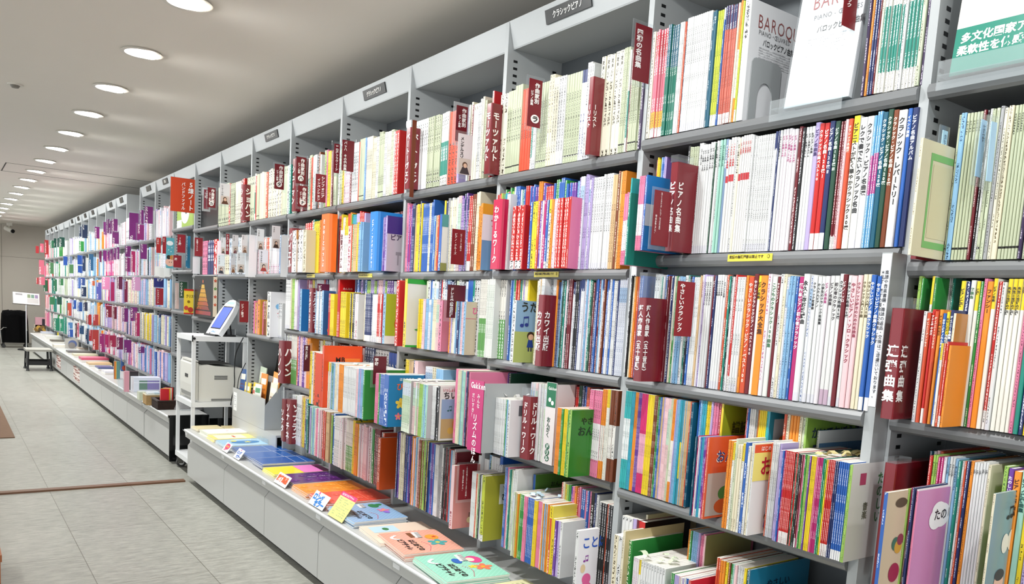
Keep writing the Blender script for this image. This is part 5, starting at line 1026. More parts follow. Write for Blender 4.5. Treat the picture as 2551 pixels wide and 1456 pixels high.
for x in (cx0, cx1): m = MB(); m.tube((x - off.x + .001, cy0 + .012 - off.y, 1.028), (x - off.x + .007, cy0 + .012 - off.y, 1.028), .009, 12); m.build('corner_knob', M['dark'], t)
m = MB(); m.box(cx1 - off.x - .0005, cx1 - off.x + .004, cy0 - off.y - .004, cy0 - off.y + .004, 1.005, 1.05); m.box(cx0 - off.x - .004, cx0 - off.x + .004, cy0 - off.y - .004, cy0 - off.y + .002, 1.005, 1.05); m.build('corner_cap', M['dark'], t)
for x in (cx0 + .02, cx1 - .02):
    for y in (cy0 + .02, cy1 - .03):
        k = MB(); k.tube((x - off.x, y - off.y, .118), (x - off.x, y - off.y, .085), .012, 10); k.box(x - off.x - .02, x - off.x - .016, y - off.y - .012, y - off.y + .03, .03, .09); k.box(x - off.x + .016, x - off.x + .02, y - off.y - .012, y - off.y + .03, .03, .09); c = k.build('castor', M['chrome'], t)
        k = MB(); k.tube((x - off.x - .014, y - off.y + .018, .036), (x - off.x + .014, y - off.y + .018, .036), .036, 18); k.build('wheel', M['rubber'], c); k = MB(); k.tube((x - off.x - .0155, y - off.y + .018, .036), (x - off.x + .0155, y - off.y + .018, .036), .02, 14); k.build('hub', M['white'], c)
# printer
px0, px1, py0, py1, pz0 = -6.47, -6.052, -.252, -.0, .5635
t = thing('printer', 'pale grey laser printer on the middle shelf of the cart', 'printer', (px0, py0, pz0)); pw, pd = px1 - px0, py1 - py0
m = MB()
def sec(x0, x1, prof): m.bar_x(prof, x0, x1)
sec(0, pw, [(.03, 0), (pd + .09, 0), (pd + .09, .25), (pd * .6, .262), (.1, .272), (.03, .265)]); m.build('body', M['printer'], t)
m = MB(); m.bar_x([(.0, .03), (.028, .008), (.028, .285), (.006, .29), (-.004, .27), (-.006, .12)], .01, pw - .01); o = m.build('front_cover', M['printer'], t)
k = MB(); k.bar_x([(-.0075, .165), (.0, .165), (.0, .19), (-.0075, .19)], pw * .4, pw * .6); k.build('handle_recess', M['dark'], o)
k = MB(); k.bar_x([(-.004, .03), (-.001, .03), (-.001, .06), (-.007, .06)], .05, pw - .05); k.build('tray_slot', plain('recess_grey', '8a8a86', .6), o)
m = MB(); m.box(.05, pw - .02, -.002, .03, .291, .302); m.build('control_panel', M['printer'], t)
m = MB(); m.box(.08, pw - .06, .06, pd + .02, .273, .278); m.build('output_tray', M['rubber'], t)
m = MB()
for i in range(4): m.box(pw, pw + .0012, .14, .235, .165 + i * .008, .169 + i * .008)
m.build('vent', M['rubber'], t)
m = MB(); m.box(pw, pw + .001, .12, .27, .005, .022); m.build('side_label', plain('printer_grey', '7c7c78', .6), t)
# touch screen terminal leaning back on the cart top
t = thing('touch_screen', 'white framed touch screen terminal standing on the white cart', 'touch screen', (-6.18, -.10, 1.047)); t.rotation_euler = (0, 0, math.radians(8))
up = Vector((0, .52, .854)); pl = Pl((-.11, 0, .012), (1, 0, 0), up)
P = [(0, 0), (.22, 0), (.232, .1), (.226, .2), (.2, .27), (.16, .3), (.11, .306), (.06, .3), (.02, .27), (-.006, .2), (-.012, .1)]
m = MB(); f = [pl.p(a, b_, .0) for a, b_ in P]; g = [pl.p(a, b_, -.035) for a, b_ in P]; m.face(f); m.face(g[::-1])
for i in range(len(P)): j = (i + 1) % len(P); m.face([f[i], g[i], g[j], f[j]])
m.build('housing', M['white'], t)
m = MB(); m.rect(pl, .025, .045, .195, .245, 'ccc', .001); m.build('bezel', M['dark'], t); m = MB(); m.rect(pl, .035, .055, .185, .235, 'ccc', .0018); m.build('display', M['screen'], t)
m = MB(); m.text(pl, .075, .022, 'ぷりんと', .02, '3a8ac0', False, 1, .03, .0012); m.rect(pl, .05, .265, .17, .285, '9ac8e0', .001); m.build('badge', M['paper'], t)
m = MB(); m.box(-.1, .1, -.02, .14, 0, .011); m.box(-.05, -.04, .0, .13, .011, .02); m.tube((-.04, .13, .012), (-.04, .11, .17), .006); m.tube((.04, .13, .012), (.04, .11, .17), .006); m.build('stand', M['dark'], t)
def cable(label, pts, r=.004, mat='dark'):
    P = [Vector(p) for p in pts]; Q = []
    for i in range(len(P) - 1):
        a, b_, c, d_ = P[max(0, i - 1)], P[i], P[i + 1], P[min(len(P) - 1, i + 2)]
        for k in range(5):
            s = k / 5; Q.append(.5 * ((2 * b_) + (c - a) * s + (2 * a - 5 * b_ + 4 * c - d_) * s * s + (3 * b_ - a - 3 * c + d_) * s ** 3))
    Q.append(P[-1]); m = MB(); m.path(Q, r, 6); o = m.build('cable', M[mat]); tag(o, label, 'cable')
Yc = lambda u, v, y: tuple(at_y(u, v, y))
cable('black power cable hanging from the touch screen behind the cart', [Yc(606, 842, .01), Yc(588, 880, .0), Yc(584, 920, .0), Yc(584, 960, -.02), Yc(576, 1000, .0), Yc(572, 1040, .02)])
cable('second black cable looping beside the printer', [Yc(612, 905, .02), Yc(596, 940, .0), Yc(590, 975, -.0), Yc(580, 1010, .0)], .003)
cable('thin grey cable drooping below the cart toward the counter', [Yc(440, 1048, -.22), Yc(455, 1070, -.2), Yc(478, 1090, -.16)], .003, 'white')
# christmas and other shown items of the eighth and ninth bays
x0, x1 = XU(484, -.03, 1.25), XU(533, -.03, 1.25)
t = thing('display_board', 'black board with a glittering Christmas tree picture', 'board', (x0, -.03, 1.165)); w = x1 - x0
m = MB(); m.box(0, w, 0, .01, 0, .33); m.build('panel', M['dark'], t)
m = MB(); pl = Pl((0, 0, 0), *YR)
for i in range(6):
    zz = .06 + i * .034; k = w * (.34 - .05 * i); m.poly(pl, [(w * .45 - k, zz), (w * .45 + k, zz), (w * .45 + k * .75, zz + .03), (w * .45 - k * .75, zz + .03)], ('7a2a2a', '9a3a30', 'a8642a', 'b0802a', 'c09038', 'c8a040')[i])
m.star(pl, w * .45, .285, .02, 'd8683a'); m.rect(pl, w * .08, .02, w * .85, .05, '8a2438')
for i in range(14): m.ell(pl, w * (.2 + .05 * (i * 7 % 11)), .07 + .19 * ((i * 5) % 13) / 13, .004, .004, 'f0c860', .0012, 6)
m.build('picture', M['gloss'], t)
card('cream board with red flowers beside the Christmas board', 531, 690, 541, 790, -.04, 'e2d2b8', None, sleeve=0, name='display_card', cat='card', art=A_(FL(.5, .9, .012, 'b83a3a'), FL(.5, .7, .012, '3a8a4a'), FL(.5, .5, .012, 'b83a3a'), FL(.5, .3, .012, 'c84a3a')))
card('green and red Christmas divider card beside the yellow leaflet', 447, 702, 466, 742, -.06, '274a34', [(.25, .1, 'クリスマス', .36, True)], sleeve=.012)
card('yellow leaflet with red edges and small cartoon pictures', 458, 720, 482, 783, -.11, 'ecd040', None, sleeve=0, name='leaflet', cat='leaflet', art=A_(Rr(0, .93, 1, 1, 'c02a22'), Rr(0, 0, 1, .06, 'c02a22'), T(.2, .72, 'クリスマス', .03, '4a3a1a', sx=.7), E_(.25, .25, .018, 'c84a3a'), E_(.7, .18, .022, 'b83a2a'), E_(.5, .5, .012, '8a6a1a')))
card('clear topped catalogue box end with books at the Christmas bay', 436, 705, 446, 770, -.03, 'e2c4bc', None, sleeve=.01, fine=True)
x0, x1 = XU(441, .02, 2.0), XU(483, .02, 2.0)
t = thing('songbook', 'green and white cover with a white horse shown face out under the orange sign', 'songbook', (x0, .02, 1.927)); w = x1 - x0
m = MB(); m.box(0, w, 0, .012, 0, .22, '8fae3a'); m.build('cover', M['gloss'], t)
m = MB(); pl = Pl((0, 0, 0), *YR); m.ell(pl, w * .5, .12, w * .24, .09, 'e4e4e2'); m.ell(pl, w * .56, .16, w * .1, .05, '3a3a40', .0009); m.rect(pl, 0, 0, w * .3, .07, 'eee8e2'); m.build('cover_print', M['gloss'], t)
m = MB(); x0, x1 = XU(500, .1, 2.0), XU(545, .02, 2.0); m.box(x0, x1, .05, .07, 1.89, 2.17); o = m.build('display_board', M['dark']); tag(o, 'plain black board on the top shelf beside the kana KA card', 'board')
t = card('orange staff notebook sign hung from a bookcase post', 425, 440, 488, 525, -.19, 'c2401c', [(.8, .1, '5', .25, True), (.8, .36, '線ノート', .225, True), (.5, .16, 'バンドファイル', .155, True)], sleeve=.006, name='hanging_sign', cat='sign')
for i, (u0, v0, u1, v1, c, la) in enumerate([(389.5, 592, 401, 630, 'b02a2c', 'red card lettered two tier beside the teal folder'), (405, 590, 414, 632, 'a82830', 'red card half hidden by the teal folder'), (442, 584, 462, 629, '8e1f2a', 'maroon card lettered twelve staves'), (432, 636, 452, 666, '8e1f2a', 'maroon card lettered staves under the twelve staves card'), (485, 592, 505, 638, '8a1a26', 'maroon card with white torn corners for staff files')]):
    card(la, u0, v0, u1, v1, -.16 + .01 * i, c, [[(.35, .2, '2だん', .4, True)], [(.35, .2, '4だん', .4, True)], [(.3, .3, '12段', .34, True)], [(.3, .3, '段', .34, True)], [(.3, .2, '五線ファイル', .24, True)]][i], sleeve=.012)
card('teal folder with a pink cartoon blob character and snow dots', 414, 592, 434, 668, -.17, '5aa6b4', None, sleeve=0, name='folder', cat='folder', art=A_(E_(.5, .2, .04, 'e8b8a4', .036), E_(.32, .36, .018, '2a2424'), E_(.75, .36, .02, 'c8843a'), E_(.4, .2, .004, '2a2020'), E_(.65, .2, .004, '2a2020'), E_(.45, .82, .028, 'e8eef0', .02), E_(.3, .6, .004, 'f0f4f4'), E_(.6, .55, .004, 'f0f4f4'), E_(.7, .68, .004, 'f0f4f4')))
card('blue file with yellow edge beyond the twelve staves card', 463, 588, 474, 668, -.06, '2a7aa0', None, sleeve=0, fine=True, name='folder', cat='folder')
for i, (u, v) in enumerate(((386, 676), (397, 680), (409, 678))):
    m = MB(); p = at_y(u, v, -.16); m.slab(Pl((0, 0, 0), *XR), 0, 0, .045, .085, .001, 'f2f2f0'); o = m.build('price_card', M['paper'], None, (p.x, p.y, p.z - .04)); tag(o, 'small white price tag under the red two tier card, %s from the wall' % ORD[i], 'price tag', 'white price tags')
card('blue and purple boxed set lettered in outline at the end of the card section', 383, 693, 408, 716, -.15, '2a2f74', [(.3, .15, 'ピア', .3, False)], sleeve=.0, name='boxed_set', cat='box')
card('red card lettered lesson notes', 388, 718, 407, 760, -.14, '9e2430', [(.3, .15, 'レッスンノート', .26, True)], sleeve=.012)
# clear files with portrait cards (sixth and seventh bays)
PT = [(550, 592, 562, 632, 'レーナウ', 'd6d6d8', '5a4a44'), (579, 585, 594, 632, 'マズルカ', 'd8d4d6', '4a3a34'), (602, 585, 617, 630, 'バッハ', 'd6d4d4', '7a5a44'), (640, 570, 658, 622, 'ヘンデル', 'd6d6d6', '6a4a34'), (677, 562, 698, 618, 'リスト', 'dcdadc', '3a2a24'), (541, 634, 560, 682, 'シューマン', 'd4dadc', '3a3a44'), (575, 630, 587, 680, 'ショパン', 'd2d2d6', '8a5a3a'), (590, 628, 610, 679, 'ハイドン', 'dcdcdc', '4a4a44'), (645, 622, 668, 676, 'モーツァルト', 'dedade', 'a83a34')]
for u0, v0, u1, v1, s, c, k in PT:
    card('white portrait card in a clear file of a %s figure, %s' % ({'5a4a44': 'grey brown', '4a3a34': 'dark haired', '7a5a44': 'long haired', '6a4a34': 'small wigged', '3a2a24': 'pale faced black', '3a3a44': 'tiny dark', '8a5a3a': 'brown haired', '4a4a44': 'grey wigged', 'a83a34': 'red coated'}[k], 'the upper tier' if v0 < 615 else 'the lower tier'), u0, v0, u1, v1, -.1 - .004 * (int(u0) % 7), c, [(.25, .15, s, .22, True)], tcol='2e2a2c', sleeve=.012, art=face_art(k if k != '4a3a34' else '6a2a30', hair='2a2220'), cat='portrait card')
card('maroon card lettered Chopin imported editions', 563, 583, 571, 634, -.12, '8a1a2a', [(.45, .2, 'ショパン（輸入版', .62, True)], sleeve=.01)
for i, (u0, u1) in enumerate(((620, 640), (700, 716), (480, 500), (612, 632))):
    card('cloudy clear plastic file %s' % ['between the portrait cards', 'beside the Beyer divider', 'hanging below the torn maroon card', 'next to the wigged portrait'][i], u0, 585 if i != 2 else 640, u1, 690 if i != 2 else 682, -.06, 'e4e8ea', None, sleeve=.0, name='plastic_file', cat='file')
# ---------------------------------------------------------------- divider cards of the far section
PU_, MG_, RD_, GR_, DG_, NV_, BL_, PK_ = '74206e', 'a81f5c', 'a62a30', '2e6b4c', '174a3e', '1c3050', '2450a2', 'd86a80'
FC = [(322, 530, 347, 597, PU_), (342, 559, 359, 597, '8a246e'), (348, 523, 359, 559, PU_), (360.5, 514, 381, 556, PU_), (236, 565, 248, 594, PU_), (258, 553, 266, 585, PU_), (265, 546, 273, 581, PU_), (271, 550, 279, 582, PU_), (278, 545, 293, 575, PU_), (280, 576, 296, 607, PU_),
      (247, 625, 253, 653, '6a1c50'), (257, 624, 266, 651, PU_), (268, 624, 274, 650, PU_), (275, 620, 282, 648, PU_), (283, 618, 290, 647, PU_), (291, 616, 297, 646, PU_), (312, 613, 326, 640, PU_), (312, 642, 326, 677, '7e1f66'), (327, 626, 336, 678, MG_), (350, 608, 366, 645, PU_),
      (254, 690, 274, 721, 'd88ab0'), (276, 703, 285, 750, MG_), (291, 689, 305, 721, '5e1640'), (310, 701, 318, 753, '7e1440'), (329, 690, 350, 724, 'c890b4'), (240, 704, 253, 747, '5a62b4'),
      (264, 762, 279, 791, '7a1430'), (281, 765, 291, 795, '6e1230'), (305, 768, 319, 802, PU_), (325, 766, 342, 800, PU_), (337, 780, 348, 838, MG_), (221, 784, 228, 810, RD_), (232, 784, 245, 811, 'a03434'),
      (248, 832, 262, 878, '8a2068'), (262, 834, 272, 866, MG_), (273, 836, 290, 865, '9a2044'), (291, 841, 307, 871, '6a1448'), (309, 847, 327, 879, PU_), (222, 822, 231, 850, RD_), (231, 822, 246, 872, 'a03a36'), (345, 864, 360, 880, '6a2870'),
      (89, 613, 97, 631, RD_), (100, 607, 109, 629, PK_), (111, 598, 121, 634, RD_), (125, 599, 134, 618, GR_), (134, 594, 140, 617, DG_), (141, 593, 147, 616, DG_), (148, 591, 161, 615, DG_), (198, 565, 203, 590, NV_), (205, 560, 218, 593, NV_), (197, 601, 209, 626, '2a8a3a'),
      (97, 648, 110, 684, PK_), (121, 654, 134, 682, '4a7a50'), (158, 639, 168, 661, BL_), (170, 639, 180, 657, '7a8aa8'), (193, 636, 206, 659, BL_), (206, 638, 213, 676, NV_), (222, 633, 233, 674, '2a5e86'), (173, 659, 183, 681, '4a7a4a'), (194, 662, 206, 680, BL_),
      (90, 692, 96, 708, RD_), (97, 690, 112, 710, PK_), (108, 698, 119, 726, GR_), (133, 696, 142, 726, GR_), (147, 694, 158, 711, '3e7a50'), (193, 692, 201, 719, '3a62a8'), (201, 692, 212, 711, '2e4a86'), (203, 715, 215, 739, NV_), (229, 700, 236, 712, 'c05a30'),
      (124, 740, 137, 759, '3a7a54'), (142, 740, 154, 759, DG_), (168, 755, 178, 787, 'c0503a'), (181, 748, 190, 770, BL_), (193, 753, 205, 776, '224a90'), (207, 753, 218, 775, '2a3048'), (215, 786, 227, 808, '8e2420'),
      (133, 793, 149, 824, '1f7a5c'), (150, 795, 158, 826, '2a8a68'), (170, 804, 181, 819, '4a7ab0'), (170, 821, 182, 840, BL_), (187, 806, 192, 843, '3a1a20'), (192, 805, 197, 840, 'b84a60'), (198, 812, 209, 833, '24466a'), (213, 819, 222, 857, '22405e')]
CN_ = {PU_: 'purple', MG_: 'magenta', RD_: 'red', GR_: 'green', DG_: 'dark green', NV_: 'navy', BL_: 'blue', PK_: 'pink'}
ROWN = [(610, 'top shelf'), (682, 'second shelf'), (745, 'third shelf'), (800, 'fourth shelf'), (999, 'lowest shelf')]
cntr = {}
for u0, v0, u1, v1, c in FC:
    vm = (v0 + v1) / 2; row = next(n for lim, n in ROWN if vm - (u0 - 230) * .02 < lim + (8 if u0 > 230 else 0)); sec = 'near purple section' if u0 > 235 else ('middle blue section' if u0 > 155 else 'far green section')
    r, g, b_ = (int(c[i:i + 2], 16) for i in (0, 2, 4)); cname = CN_.get(c) or ('greyish pink' if r > 180 and b_ > 120 else 'dark red' if r > g * 2.2 and r > b_ * 1.5 else 'plum' if r > g * 2 and b_ > g * 1.5 else 'steel blue' if b_ > r else 'sea green' if g > r else 'brown red')
    k = (cname, row, sec); cntr[k] = cntr.get(k, 0) + 1
    o = card('%s card, %s of its colour from the wall, %s, %s' % (cname, ORD[cntr[k] - 1], row, sec), u0, v0, u1, v1, -.10 - .012 * (int(u0 * 3) % 4) - (.12 if u0 < 99 else 0), c, None, 'divider cards of the far section', sleeve=.013 if u0 > 150 else .0, fine=True)

# ---------------------------------------------------------------- order slips and sticky notes curling out of the book tops
def slips(n, u0, u1, y, z, col, label, ydep=.12, s=1.0):
    X0, X1 = XU(u0, y, z), XU(u1, y, z)
    for i in range(n):
        m = MB(); a = RNG.uniform(0, 6.28); r = s * RNG.uniform(.016, .03); w = s * RNG.uniform(.012, .022); P = []
        for k in range(4):
            q = r * k / 3; zz = .004 + .011 * s * math.sin(k * .9) * RNG.uniform(.5, 1.2)
            for e in (-w / 2, w / 2): P.append((q * math.cos(a) - e * math.sin(a), q * math.sin(a) + e * math.cos(a), zz))
        for k in range(3): m.face([P[2 * k], P[2 * k + 1], P[2 * k + 3], P[2 * k + 2]], col); m.face([(x, y_, z_ - .0004) for x, y_, z_ in (P[2 * k + 2], P[2 * k + 3], P[2 * k + 1], P[2 * k])], col)
        o = m.build('order_slip', M['paper'], None, (RNG.uniform(X0, X1), y + RNG.uniform(.01, ydep), z)); tag(o, label, 'paper slip', label + ' group')
slips(14, 820, 945, -.05, R5 + .272, '2f7a52', 'green order slip curling out of the lowest row books', .16)
slips(16, 1830, 1990, -.19, .672, 'c9b872', 'yellow order slip lying on the book tops at the rack foot', .14, 1.3)
slips(8, 2020, 2095, -.12, 1.064, 'cbbd88', 'yellow order slip on the rainbow lesson books', .14)
slips(8, 1290, 1345, -.1, .719, 'b6cfdc', 'pale blue slip on the long colourful row', .14)
slips(6, 1590, 1650, -.16, .687, 'c8d4b8', 'pale green slip on the white solfege books', .12)
slips(6, 1200, 1262, -.1, R4 + .207, 'e2e2e0', 'white slip on the rhythm workbooks', .12)
slips(5, 1030, 1060, -.2, R4 + .214, 'dedede', 'white slip on the mint workbooks', .12)
slips(5, 870, 905, -.2, R4 + .226, 'c4d0c4', 'pale slip on the jutting fourth shelf books', .12)
# ---------------------------------------------------------------- goods on the far low cabinets
LZ = .3856
def goods(name, label, u0, vt, u1, vb, tx, col, cat, art=None, group=None, mat='gloss', top=None, z=LZ, part=None):
    um = (u0 + u1) / 2; X = max(at_z(um, vb, z).x, -18.9); y0, y1 = at_x(u0, vb, X).y, at_x(u1, vb, X).y; h = at_x(um, vt, X).z - at_x(um, vb, X).z; w = y1 - y0
    m = MB(); m.box(-tx, 0, 0, w, 0, h, col, skip='t'); m.face([(-tx, 0, h), (0, 0, h), (0, w, h), (-tx, w, h)], top or col)
    o = m.build(name, M[mat], None, (X, y0, z + .0006)); tag(o, label, cat, group)
    if art: t = MB(); art(t, Pl((0, 0, 0), *XR), w, h); t.build('print', M['paper'], o)
    return o, w, h
def basket(label, u0, vt, u1, vb, tx, col, rim):
    um = (u0 + u1) / 2; X = at_z(um, vb, LZ).x; y0, y1 = at_x(u0, vb, X).y, at_x(u1, vb, X).y; h = at_x(um, vt, X).z - LZ; w = y1 - y0
    t = thing('basket', label, 'basket', (X, y0, LZ + .0006)); m = MB(); n = 7; e = w * .06
    for i in range(n):
        z0, z1 = h * i / n, h * (i + .86) / n; f = .12 * (i / n - 1)
        for a in ((-tx - e * (1 + f), -tx, -e, w + e), (0, e * (1 + f), -e, w + e), (-tx, 0, -e, -e * .2), (-tx, 0, w + e * .2, w + e)): m.box(*a, z0, z1, col)
    m.build('woven_side', plain('woven_' + col, col, .7, 0, .3, .25, 80, .3), t)
    m = MB(); m.box(-tx - e, e, -e, w + e, .0, .004, col); m.build('base', bpy.data.materials['woven_' + col], t)
    m = MB()
    for a in ((-tx - e * 1.2, -tx, -e * 1.2, w + e * 1.2), (0, e * 1.2, -e * 1.2, w + e * 1.2), (-tx, 0, -e * 1.2, 0), (-tx, 0, w, w + e * 1.2)): m.box(*a, h, h + .008, rim)
    m.build('rim', M['paper'], t); return X, y0, w, h
X, y0, w, h = basket('long dark brown wicker tray at the end of the far cabinets', 398, 1000, 500, 1020, .2, '2a1a14', '2a1a14')
for i, (c, n_) in enumerate((('c8202c', 'red'), ('f0b42a', 'yellow'), ('e8e4dc', 'white'), ('d8342a', 'scarlet'), ('2a2426', 'black'))):
    m = MB(); m.box(0, .012, 0, .07, 0, .16, c); o = m.build('packet', M['gloss'], None, (X - .03 - .034 * i, y0 + .006 + .018 * i, LZ + .0075)); o.rotation_euler = (-.06, -.12, .2); tag(o, '%s slim packet standing in the dark wicker tray' % n_, 'packet', 'packets in the dark wicker tray')
X, y0, w, h = basket('light straw basket with a pale rim beside the dark tray', 366, 986, 402, 1010, .13, 'a98a5c', 'd8cfb4')
for i, c in enumerate(('d8e4ea', 'e9ecee', 'b8d0dc', 'eef0f0')):
    m = MB(); m.box(0, .05, 0, .05, 0, .1, c); o = m.build('packet', M['gloss'], None, (X - .055 - .06 * (i % 2), y0 + .01 + (w - .065) * (i // 2), LZ + .0055)); tag(o, '%s soft packet in the straw basket, %s row' % (('pale blue', 'white', 'bluish', 'milky')[i], 'front' if i < 2 else 'rear'), 'packet', 'packets in the straw basket')
goods('storage_box', 'small pale green box beside the straw basket', 347, 978, 365, 998, .1, 'c4ccb4', 'box')
o, w, h = goods('storage_case', 'clear case of lilac and green packets near the straw basket', 333, 942, 400, 977, .16, 'dfe5f0', 'case', A_(Rr(.2, .15, .55, .8, '6a8a7c'), Rr(.5, .15, .95, .8, '8a82b8'), Rr(.0, .62, 1, .68, 'e9eef6')))
goods('gift_box', 'pink and white flat box stacked behind the clear case', 352, 922, 404, 940, .14, 'e6c4cc', 'box', Rr(.0, .2, .25, .9, 'e9e9ee'))
goods('folder', 'pink folder leaning with a black back near the clear holder', 310, 926, 322, 977, .05, 'd89aa8', 'folder')
goods('folder', 'black folder behind the leaning pink one', 323, 926, 345, 972, .05, '2a2426', 'folder')
goods('leaflet_holder', 'clear upright holder at the cabinet edge', 297, 945, 308, 977, .07, 'e4e8ec', 'holder', None, None, 'acrylic')
goods('picture_book', 'striped orange and teal picture book standing open', 284, 901, 299, 945, .03, '5a8a84', 'book', A_(Rr(0, 0, .25, 1, 'c86a2a'), Rr(.25, 0, .4, 1, 'e0b040')))
goods('picture_book', 'blue picture book with a round grey panel and red ball', 301, 892, 328, 925, .02, '4a6ea8', 'book', A_(E_(.7, .55, .05, 'c8c4c0'), E_(.35, .22, .03, 'c8503a'), T(.5, .58, 'ドラ', .05, '2a2a2a')))
goods('gift_box', 'beige box with brown stripes, tall among the goods', 329, 876, 362, 914, .14, 'd0c0a4', 'box', A_(Rr(.0, .15, .75, .25, '6a5a44'), Rr(.0, .45, .75, .55, '6a5a44'), Rr(.0, .75, .75, .85, '6a5a44'), Rr(.8, 0, 1, 1, '4a4034')))
goods('gift_box', 'blue and white box behind the striped beige box', 309, 881, 328, 892, .1, '2a3a8a', 'box', z=LZ + .12 if False else LZ)
PILE = [(203, 892, 272, 904, 'd8607c', 'pink'), (170, 876, 240, 884, '6a6460', 'grey brown'), (185, 884, 245, 892, 'd8ceb0', 'cream'), (222, 906, 280, 914, 'd8b88a', 'tan'), (245, 916, 283, 924, '4a5a8a', 'slate blue'), (262, 926, 290, 934, 'e4e4ea', 'white'), (196, 868, 232, 874, 'b8a898', 'beige'),
        (115, 838, 158, 846, 'e4e2dc', 'bluish white'), (128, 848, 160, 856, '6a6258', 'umber'), (104, 828, 150, 836, 'c8ccd8', 'pale grey'), (135, 860, 165, 868, 'e9e2d4', 'ivory'), (84, 817, 128, 823, 'd8c8a8', 'straw')]
for u0, vt, u1, vb, c, n_ in PILE:
    X = at_z((u0 + u1) / 2, vb, LZ).x
    for k in range(2):
        o, w, h = goods('magazine', '%s magazine %s on the far cabinet top' % (n_, 'on top of its pair' if k else 'underneath its twin'), u0, vt, u1, vb, .26, c if k else 'e4e0d8', 'magazine', None, 'magazines on the far cabinets', top=c)
        o.scale = (1, 1, .48); o.location.z += (h * .5 if k else 0)
goods('display_card', 'grey upright card with a blue drawing on the far magazines', 162, 844, 196, 869, .01, 'b4b0aa', 'card', A_(E_(.55, .45, .06, '5a6a9a'), E_(.5, .3, .05, '8a8480')))
goods('display_card', 'yellow rounded card standing among the far magazines', 143, 829, 166, 844, .01, 'e8d22a', 'card')
goods('gift_box', 'box with brown and yellow pattern at the far cabinet end', 87, 800, 121, 817, .2, 'd8ccb4', 'box', A_(*[E_(.12 + .15 * i, .35 + .25 * (i % 2), .045, ('8a6a3a', 'c8a04a', '5a4a34')[i % 3]) for i in range(6)]))
goods('display_rack', 'pink clear rack of leaflets at the far end of the shelves', 88, 776, 116, 812, .1, 'c89aa4', 'rack', Rr(.6, 0, .95, .9, '2a2630'))
for i in range(5):
    X, yy = at_z(412 + i * 4, 964, LZ).x, at_z(412 + i * 4, 964, LZ).y
    p = at_z(330 + i, 960, LZ); m = MB(); m.tube((0, 0, 0), (.0, .0, .16), .008, 8, '1a1a1e'); o = m.build('pen', M['dark'], None, (-7.05 - .03 * i, -.07 + .012 * i, LZ + .001)); tag(o, 'black pen standing beside the clear case, %s from the cart' % ORD[i], 'pen', 'black pens by the clear case')
t = thing('plastic_bag', 'clear conical bag of cream papers behind the cart', 'bag', (-7.0, .02, LZ + .001)); m = MB(); m.tube((0, -.09, 0), (0, -.09, .3), .13, 14, 'fff', .03); m.build('bag_film', M['haze'], t)
m = MB()
for i in range(6): m.box(-.05 + .012 * i, -.045 + .012 * i, -.15 + .006 * i, -.05, .06, .2 + .01 * i, ('e2dcc0', 'd4ccae', 'ece8d8')[i % 3])
m.build('paper_sheets', M['paper'], t)
# posters on the cabinet fronts
def poster(label, u0, vt, u1, vb):
    a, b_ = at_y(u0, vb, -.287), at_y(u1, vt, -.287); m = MB(); w, h = b_.x - a.x, at_y(u0, vt, -.287).z - a.z; pl = Pl((0, 0, 0), *YR); m.slab(pl, 0, 0, w, h, .001, 'ddd2cc', '8a4a42', [(.2, 3), (.8, 3), (.8, 6.5), (.2, 6.5)]); o = m.build('poster', M['paper'], None, (a.x, -.2865, a.z)); tag(o, label, 'poster')
poster('pale poster with reddish print on the far cabinet front by the post', 183, 910, 198, 944)
poster('pale poster on the far cabinet front near the step stool', 141, 884, 151, 914)
# step stool
t = thing('step_stool', 'small step stool with black legs and grey top on the aisle floor', 'stool', (-14.67, -.5, 0)); w, d, h = .5, .36, .335
m = MB(); m.prism([(-w / 2, -d / 2), (w / 2, -d / 2), (w / 2, d / 2), (-w / 2, d / 2)], h - .03, h); m.build('tread', plain('grey_tread', '9a9890', .6), t)
for sx in (-1, 1):
    for sy in (-1, 1):
        m = MB(); m.tube((sx * (w / 2 - .02), sy * (d / 2 - .02), .03), (sx * (w / 2 - .03), sy * (d / 2 - .03), h - .03), .016, 8); o = m.build('leg', M['dark'], t); m = MB(); m.tube((sx * (w / 2 - .02), sy * (d / 2 - .02), 0), (sx * (w / 2 - .02), sy * (d / 2 - .02), .032), .026, 10, r2=.02); m.build('rubber_foot', M['rubber'], o)
m = MB()
for sy in (-1, 1): m.box(-w / 2 + .03, w / 2 - .03, sy * (d / 2 - .025) - .006, sy * (d / 2 - .025) + .006, .1, .17)
for sx in (-1, 1): m.box(sx * (w / 2 - .025) - .006, sx * (w / 2 - .025) + .006, -d / 2 + .03, d / 2 - .03, .09, .15)
m.build('stretcher', M['dark'], t)
# information board on a pole, covered trolley, camera, by the far wall
t = thing('information_board', 'white sloping notice board on a thin pole by the far wall', 'notice board', (-19.0, -.33, 0))
pl = Pl((.04, -.235, .94), (0, 1, -.04), (-.35, .0, .93)); m = MB(); m.slab(pl, 0, 0, .47, .25, .015, 'e2e0dc'); m.build('panel', M['gloss'], t)
m = MB(); m.rect(pl, .02, .03, .23, .23, 'd0cecb', .001); fine(m, pl, .03, .04, .22, .17, 6, 'd0cecb', '6a6a6c'); m.rect(pl, .05, .185, .17, .22, '8a8a8c', .0012); m.rect(pl, .25, .03, .45, .13, 'bcbab8', .001)
for i, c in enumerate(('7a8a6a', '6a8a7a', '8a7a9a')): m.rect(pl, .255 + i * .066, .14, .31 + i * .066, .215, c, .001)
m.build('print', M['paper'], t)
m = MB()
for a in ((-.006, -.008, .476, .004), (-.006, .246, .476, .258), (-.006, 0, .006, .25), (.464, 0, .476, .25)): m.slab(Pl(pl.p(0, 0, .002), pl.r, pl.u), *a, .02, 'c8c8c8')
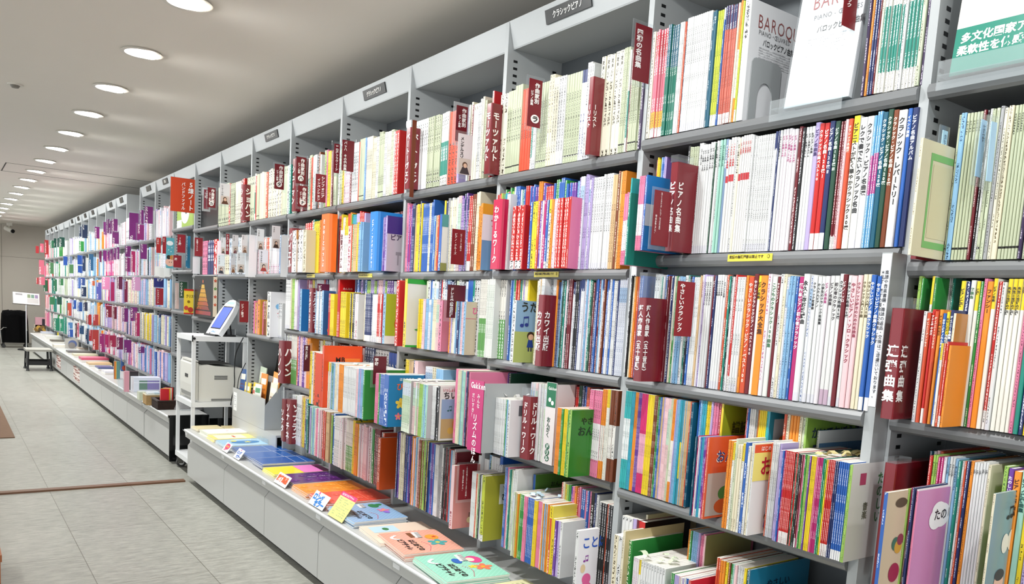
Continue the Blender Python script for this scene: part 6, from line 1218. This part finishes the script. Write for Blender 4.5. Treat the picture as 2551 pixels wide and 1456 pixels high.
m.build('frame', M['chrome'], t); m = MB(); m.tube((.0, 0, .02), (.0, 0, .98), .014, 10); m.build('pole', M['chrome'], t); m = MB(); m.tube((0, 0, 0), (0, 0, .02), .16, 20); m.build('base', M['dark'], t)
t = thing('covered_trolley', 'trolley draped in black cloth standing by the far wall', 'trolley', (-19.75, -.49, 0))
m = MB(); n = 24; R = [(.0, .10, .24), (.25, .1, .25), (.5, .08, .24), (.66, .06, .235), (.74, .03, .22)]
prev = None
for z, _, r in [(.11, 0, .25), (.3, 0, .245), (.55, 0, .238), (.68, 0, .23), (.745, 0, .205), (.765, 0, .1)]:
    ring = []
    for i in range(n):
        a = i * 2 * math.pi / n; k = 1 / max(abs(math.cos(a)), abs(math.sin(a))) ** .8; q = r * k * (1 + (.05 * math.sin(i * 2.6) if z < .6 else .01))
        ring.append((q * math.cos(a) * .8, q * math.sin(a), z + (.02 * math.sin(i * 1.9 + 1) if z > .6 else 0)))
    if prev:
        for i in range(n): j = (i + 1) % n; m.face([prev[i], prev[j], ring[j], ring[i]], '000')
    prev = ring
m.face(prev, '000'); m.build('cloth_cover', M['black_cloth'], t, smooth=True)
m = MB(); m.path([(.2, -.24, .1), (.22, -.26, .36), (.2, -.2, .42), (.1, .05, .42)], .012, 8); m.build('handle', M['chrome'], t)
for sx in (-.15, .15):
    for sy in (-.2, .2): m = MB(); m.tube((sx - .012, sy, .035), (sx + .012, sy, .035), .035, 14); m.tube((sx, sy, .05), (sx, sy, .14), .012, 8); m.build('castor', M['rubber'], t)
t = thing('security_camera', 'white security camera hanging from the ceiling by the far wall', 'camera', (-20.3, -.53, CEIL)); m = MB(); m.box(-.05, .05, -.05, .05, -.06, 0); m.tube((0, 0, -.06), (0, 0, -.12), .015, 10); m.build('mount', M['rim'], t)
m = MB(); m.tube((-.06, -.06, -.11), (.09, .05, -.17), .05, 14); m.build('body', M['rim'], t); m = MB(); m.tube((.09, .05, -.17), (.11, .064, -.178), .038, 14); m.build('lens', M['dark'], t)
# floor mat and a wooden fixture at the left border
m = MB(); m.box(-10.4, -8.12, -2.4, -1.237, .0006, .009); o = m.build('floor_mat', plain('brown_mat', '7a6250', .8, 0, .2, .1, 40)); tag(o, 'brown floor mat at the edge of the aisle', 'mat')
t = thing('display_table', 'wooden display table corner at the border of the near floor', 'table', (-3.9, -1.9, 0)); m = MB(); m.box(-.5, 0, -.5, .345, .17, .2); m.build('table_top', plain('orange_wood', '9a5a34', .4, 0, .5, .12, 10), t)
for sx in (-.46, -.02):
    for sy in (-.46, .32): m = MB(); m.box(sx - .02, sx + .018, sy - .02, sy + .02, 0, .17); m.build('leg', bpy.data.materials['orange_wood'], t)
